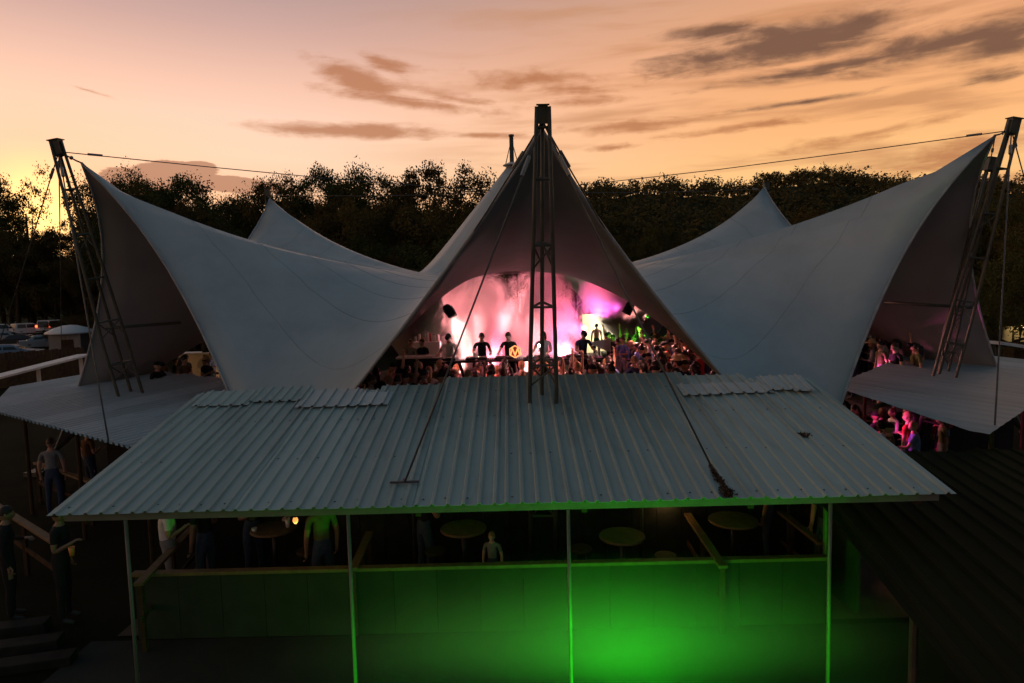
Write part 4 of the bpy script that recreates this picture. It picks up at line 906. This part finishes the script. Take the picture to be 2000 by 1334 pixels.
person('dark-clothed person at the shadowed round table, holding a cup', gpz(495, 1040, -11.0), -2.2, 'drink', 'black', 'short', 0, 0)
person('dark-clothed person on the far side of the shadowed round table', gpz(585, 1040, -10.7), 2.6, 'sway', 'black', 'long', 1, 2)
person('person in olive top left of the second roof post', gpz(630, 1080, -11.9), .6, 'stand', 'olive', 'short', 1, 1)
person('small fair-haired child in grey by the half wall under the roof', gpz(962, 1090, -11.8), 2.9, 'stand', 'grey', 'short', 3, 2, sc_=.62)
person('person in black leaning at the middle round table', gpz(830, 1060, -11.2), -.8, 'crossed', 'black', 'short', 0, 0)
person('person with a hair bun at the dark roof end of the bar', gpz(1612, 1045, -11.6), 2.0, 'stand', 'black', 'bun', 2, 2)
person('person in dark top near the far round table', gpz(1500, 1010, -10.8), 1.0, 'drink', 'black', 'short', 0, 1)
person('person in a striped-looking grey shirt behind the left timber rail', (*atz(100, 895, 1.3)[:2], 0), .3, 'stand', 'grey', 'short', 2, 0)
person('person in a brown top under the edge of the fine-ribbed roof', (*atz(172, 872, 1.3)[:2], 0), -.5, 'drink', 'brown', 'short', 0, 0)
person('person in black at the lower left holding out an orange cup', (*atz(118, 1075, 1.1)[:2], 0), -1.3, 'drink', 'black', 'short', 0, 1, 'cloth_black')
person('person in grey at the left picture edge', (*atz(14, 1085, 1.0)[:2], 0), -1.0, 'long', 'black', 'short', 0, 1, 'cloth_black')
def cup(px, py, Y, mm, label, z=None):
    p = at(px, py, Y); o = thing('drink_cup', label, 'cup', tuple(p), 0, 'drinks under the roofs'); b = MB(); b.lathe([(.030, -.07), (.042, .06), (.038, .06), (.028, -.05)], n=14); b.build('cup', mm, o, smooth=True); b = MB(); b.lathe([(.036, .03), (.036, .034)], n=14); b.build('drink', 'cup_amber', o)
p = atz(140, 1076, 1.2); cup(140, 1076, p[1], 'cup_amber', 'orange drink held out at the lower left')
p = atz(535, 1024, 1.09); cup(497, 1038, -11.3, 'cup_white', 'pale plastic cup left of the shadowed round table'); cup(562, 1021, atz(562, 1026, 1.09)[1], 'cup_white', 'pale plastic cup on the shadowed round table')
b = MB(); t = thing('concrete_steps', 'low worn concrete steps at the lower left picture edge', 'steps')
for i in range(3): p = atz(20+22*i, 1228+30*i, .1); MB().box((p[0], p[1], .06+.0*i), (.95, .26, .12+.05*(2-i)), .25).build('step', 'black_panel', t, bevel=.01)
# ------------------------------------------------------------------ lamps
def bulb(px, py, Y, e, label, drop=.25):
    p = at(px, py, Y); o = thing('hanging_bulb', label, 'lamp', tuple(p)); b = MB(); b.ell((0, 0, 0), (.035, .035, .045), 12, 8); b.build('bulb', lamp_mat('dim_bulb', (1., .40, .10), 1.1), o, smooth=True); b = MB(); b.tube([(0, 0, .04), (0, 0, .09)], .02, 8); b.build('socket', 'plastic_black', o); b = MB(); b.tube([(0, 0, .08), (0, 0, drop)], .005, 5); b.build('flex', 'cable', o)
    light('POINT', tuple(p-np.array([0, 0, .08])), e, (1, .55, .2), size=.05)
bulb(577, 1016, -13.3, 2.0, 'small warm bulb hanging under the eave near the second post'); bulb(1300, 975, -11.0, 3.5, 'warm bulb hidden just under the roof above the round tables', .3)
def par(name, loc, target, col, energy, label, cone=60, lens=12., size=.10):
    loc, target = Vector(loc), Vector(target); d = (target-loc).normalized(); o = thing(name, label, 'stage light', tuple(loc)); x = d*1.
    b = MB(); b.tube([-d*.22, -d*.17, d*.06, d*.08], [.06, .10, .11, .115], 14, cap=False); b.build('housing', 'plastic_black', o, smooth=True); b = MB(); b.tube([d*.045, d*.05], .10, 14); b.build('lens', lamp_mat('lens_'+name+str(len(MAT)), col, lens), o)
    s = d.orthogonal().normalized(); b = MB(); b.tube([s*.12, s*.14-d*.12+Vector((0, 0, .0)), -s*.14-d*.12, -s*.12], .012, 6); b.build('yoke', 'plastic_black', o)
    light('SPOT', tuple(loc+d*.12), energy, tuple(col), target=target, cone=R(cone), blend=.7, size=size)
PINK, MAG, PUR, GRN, WARM = (1., .20, .30), (1., .10, .45), (.45, .12, 1.), (.10, 1., .05), (1., .38, .37)
for i, (px, c_, e) in enumerate(((897, WARM, 2100), (958, PINK, 1700), (1030, WARM, 2100), (1098, PINK, 2700))):
    p = at(px, 700, -2.2); par('stage_uplight', (p[0], -2.3, SZ+.15), (p[0]+.1, -1.8, 5.), c_, e, ['uplight in the smoke behind the performer in the cap', 'uplight in the smoke behind the second desk', 'uplight in the smoke behind the front mast', 'uplight in the smoke beside the performer in dark shirt'][i], 80)
p = at(1221, 598, -1.6); par('moving_head', tuple(p), (1.9, -1.5, 4.2), (1., .14, .75), 1700, 'violet moving-head light under the membrane edge above the crowd', 95, 25)
p = at(1262, 622, -.6); par('moving_head', tuple(p), (at(1205, 690, 4.6)[0], 4.6, 1.6), GRN, 520, 'green effect light aimed at the counter', 38, 2)
p = at(884, 614, -3.4); par('stage_lamp', tuple(p), (-1.4, -3.6, 2.4), (1., .72, .6), 300, 'bright lamp under the membrane above the performer in a cap', 90, 20)
p = at(1053, 675, -4.75); o = thing('desk_lamp', 'small dazzling white lamp on the desk behind the front mast', 'lamp', tuple(p)); b = MB(); b.ell((0, 0, 0), (.035, .035, .035), 12, 8); b.build('bulb', lamp_mat('white_dazzle', (1, .95, .9), 30.), o, smooth=True); MB().tube([(0, 0, -.03), (0, .05, -.16)], .012, 6).build('neck', 'plastic_black', o)
light('POINT', (p[0], p[1]-.15, p[2]), 10, (1, .9, .85), size=.05)
par('crowd_wash', (3.2, -.6, 4.3), (5.0, -3.8, 2.0), (1., .40, .34), 1500, 'warm wash light under the tent above the crowd', 100, 3)
par('crowd_wash', (4.6, 2.4, 4.4), (5.6, -1.5, 1.8), (.25, 1., .1), 260, 'small green light under the tent above the crowd', 40, 3)
par('crowd_wash', (-1.95, -6.2, 4.25), (-.6, -6.3, 2.3), (1., .25, .25), 260, 'added red fill light for the crowd under the sunset-side tent edge', 110, 3)  # added lamp that brightens the front rows of the crowd
par('crowd_wash', (2.2, -6.2, 4.2), (1.2, -6.3, 2.3), (1., .35, .28), 260, 'added red fill light for the crowd under the tent edge by the dark roof', 110, 3)  # second added lamp, fills the crowd from the other side
par('floor_wash', (8.6, -3.0, 2.0), (11.6, -5.2, 2.4), MAG, 380, 'magenta wash light shining into the far right tent wing', 70, 6)
par('floor_wash', (7.0, -6.6, 1.9), (9.4, -7.4, .9), (1., .06, .42), 190, 'magenta light under the smooth side roof', 110, 8)
par('floor_wash', (-8.2, -.6, 2.9), (-10.4, -.6, 1.6), (1., .55, .28), 60, 'warm light in the parking-side tent wing', 90, 3)
# green floodlight before the bar, unseen; side pair added to widen its glow
fx = at(1270, 1380, -15.1)[0]
for q, (dx, e) in enumerate(((0, 290), (-2.9, 45), (2.4, 40))):
    fl = thing('green_floodlight', ['green floodlight on the yard below the picture, middle of the row of three', 'added green side floodlight widening the glow, below the picture, nearest the steps', 'added green side floodlight widening the glow, below the picture, nearest the low dark roof'][q], 'floodlight', (fx+dx, -15.2, 0), 0, 'green floodlights in front of the roof')
    MB().box((0, 0, .11), (.34, .10, .16)).build('housing', 'plastic_black', fl, bevel=.01); MB().box((0, .055, .11), (.29, .015, .12)).build('lens', lamp_mat('lens_green', (.1, 1., .05), 6.), fl); MB().beam((-.2, 0, .02), (.2, 0, .02), .04, .03).build('foot', 'plastic_black', fl)
    light('SPOT', (fx+dx, -15.1, .15), e, (.012, 1., .010), target=(fx+dx, -13.3, .85), cone=R(168), blend=.6, size=.2)
b = MB(); b.box((fx-.2, -13.5, .72), (9.2, 1.62, 1.38)); o = b.build('ground_mist', 'deck_dark'); stuff(o, 'thin mist over the yard glowing in the green floodlight', 'mist')
m = bpy.data.materials.new('mist_volume'); m.use_nodes = True; o.data.materials.clear(); o.data.materials.append(m); t_ = m.node_tree; t_.nodes.clear()
N = t_.nodes.new; L = t_.links.new; co = N('ShaderNodeTexCoord'); mp = N('ShaderNodeMapping'); L(co.outputs['Generated'], mp.inputs[0]); mp.inputs['Location'].default_value = (-1., -.7, -.1); mp.inputs['Scale'].default_value = (2., 1.4, 1.05)
gr = N('ShaderNodeTexGradient'); gr.gradient_type = 'QUADRATIC_SPHERE'; L(mp.outputs[0], gr.inputs[0]); ml = N('ShaderNodeMath'); ml.operation = 'MULTIPLY'; ml.inputs[1].default_value = 1.0; L(gr.outputs[1], ml.inputs[0])
pv = N('ShaderNodeVolumePrincipled'); pv.inputs['Color'].default_value = (.9, .9, .9, 1); L(ml.outputs[0], pv.inputs['Density']); L(pv.outputs[0], N('ShaderNodeOutputMaterial').inputs['Volume'])
# ------------------------------------------------------------------ smoke over the stage
b = MB(); b.box((-.62, -1.75, 3.72), (4.9, 4.4, 3.42)); o = b.build('stage_smoke', 'deck_dark'); stuff(o, 'pink-lit smoke billowing over the stage', 'smoke')
m = bpy.data.materials.new('smoke_volume'); m.use_nodes = True; o.data.materials.clear(); o.data.materials.append(m); t_ = m.node_tree; t_.nodes.clear()
N = t_.nodes.new; L = t_.links.new
co = N('ShaderNodeTexCoord'); mp = N('ShaderNodeMapping'); L(co.outputs['Object'], mp.inputs[0]); mp.inputs['Scale'].default_value = (1.0, 1.0, .62)
nz = N('ShaderNodeTexNoise'); L(mp.outputs[0], nz.inputs['Vector']); nz.inputs['Scale'].default_value = 1.05; nz.inputs['Detail'].default_value = 5; nz.inputs['Roughness'].default_value = .62; nz.inputs['Distortion'].default_value = .6
sx = N('ShaderNodeSeparateXYZ'); L(co.outputs['Generated'], sx.inputs[0])
def vm(op, a, c_=None, clamp=False):
    n = N('ShaderNodeMath'); n.operation = op; n.use_clamp = clamp
    for i, v in enumerate((a, c_)):
        if v is None: continue
        if isinstance(v, (int, float)): n.inputs[i].default_value = v
        else: L(v, n.inputs[i])
    return n.outputs[0]
edge = None
for k in range(3):
    e_ = vm('MULTIPLY', vm('MULTIPLY', sx.outputs[k], vm('SUBTRACT', 1., sx.outputs[k])), 4.)
    e_ = vm('POWER', e_, .45); edge = e_ if edge is None else vm('MULTIPLY', edge, e_)
dn = vm('MULTIPLY', vm('SUBTRACT', vm('ADD', nz.outputs[0], vm('MULTIPLY', edge, .30)), .70, True), 26.0)
pv = N('ShaderNodeVolumePrincipled'); pv.inputs['Color'].default_value = (.92, .78, .78, 1); pv.inputs['Anisotropy'].default_value = .15; L(dn, pv.inputs['Density'])
L(pv.outputs[0], N('ShaderNodeOutputMaterial').inputs['Volume'])
b = MB(); b.box((2.35, -1.6, 4.45), (2.2, 2.8, 1.5)); o2 = b.build('stage_smoke', m); stuff(o2, 'violet-lit wisp of smoke under the membrane beside the cream booth', 'smoke')
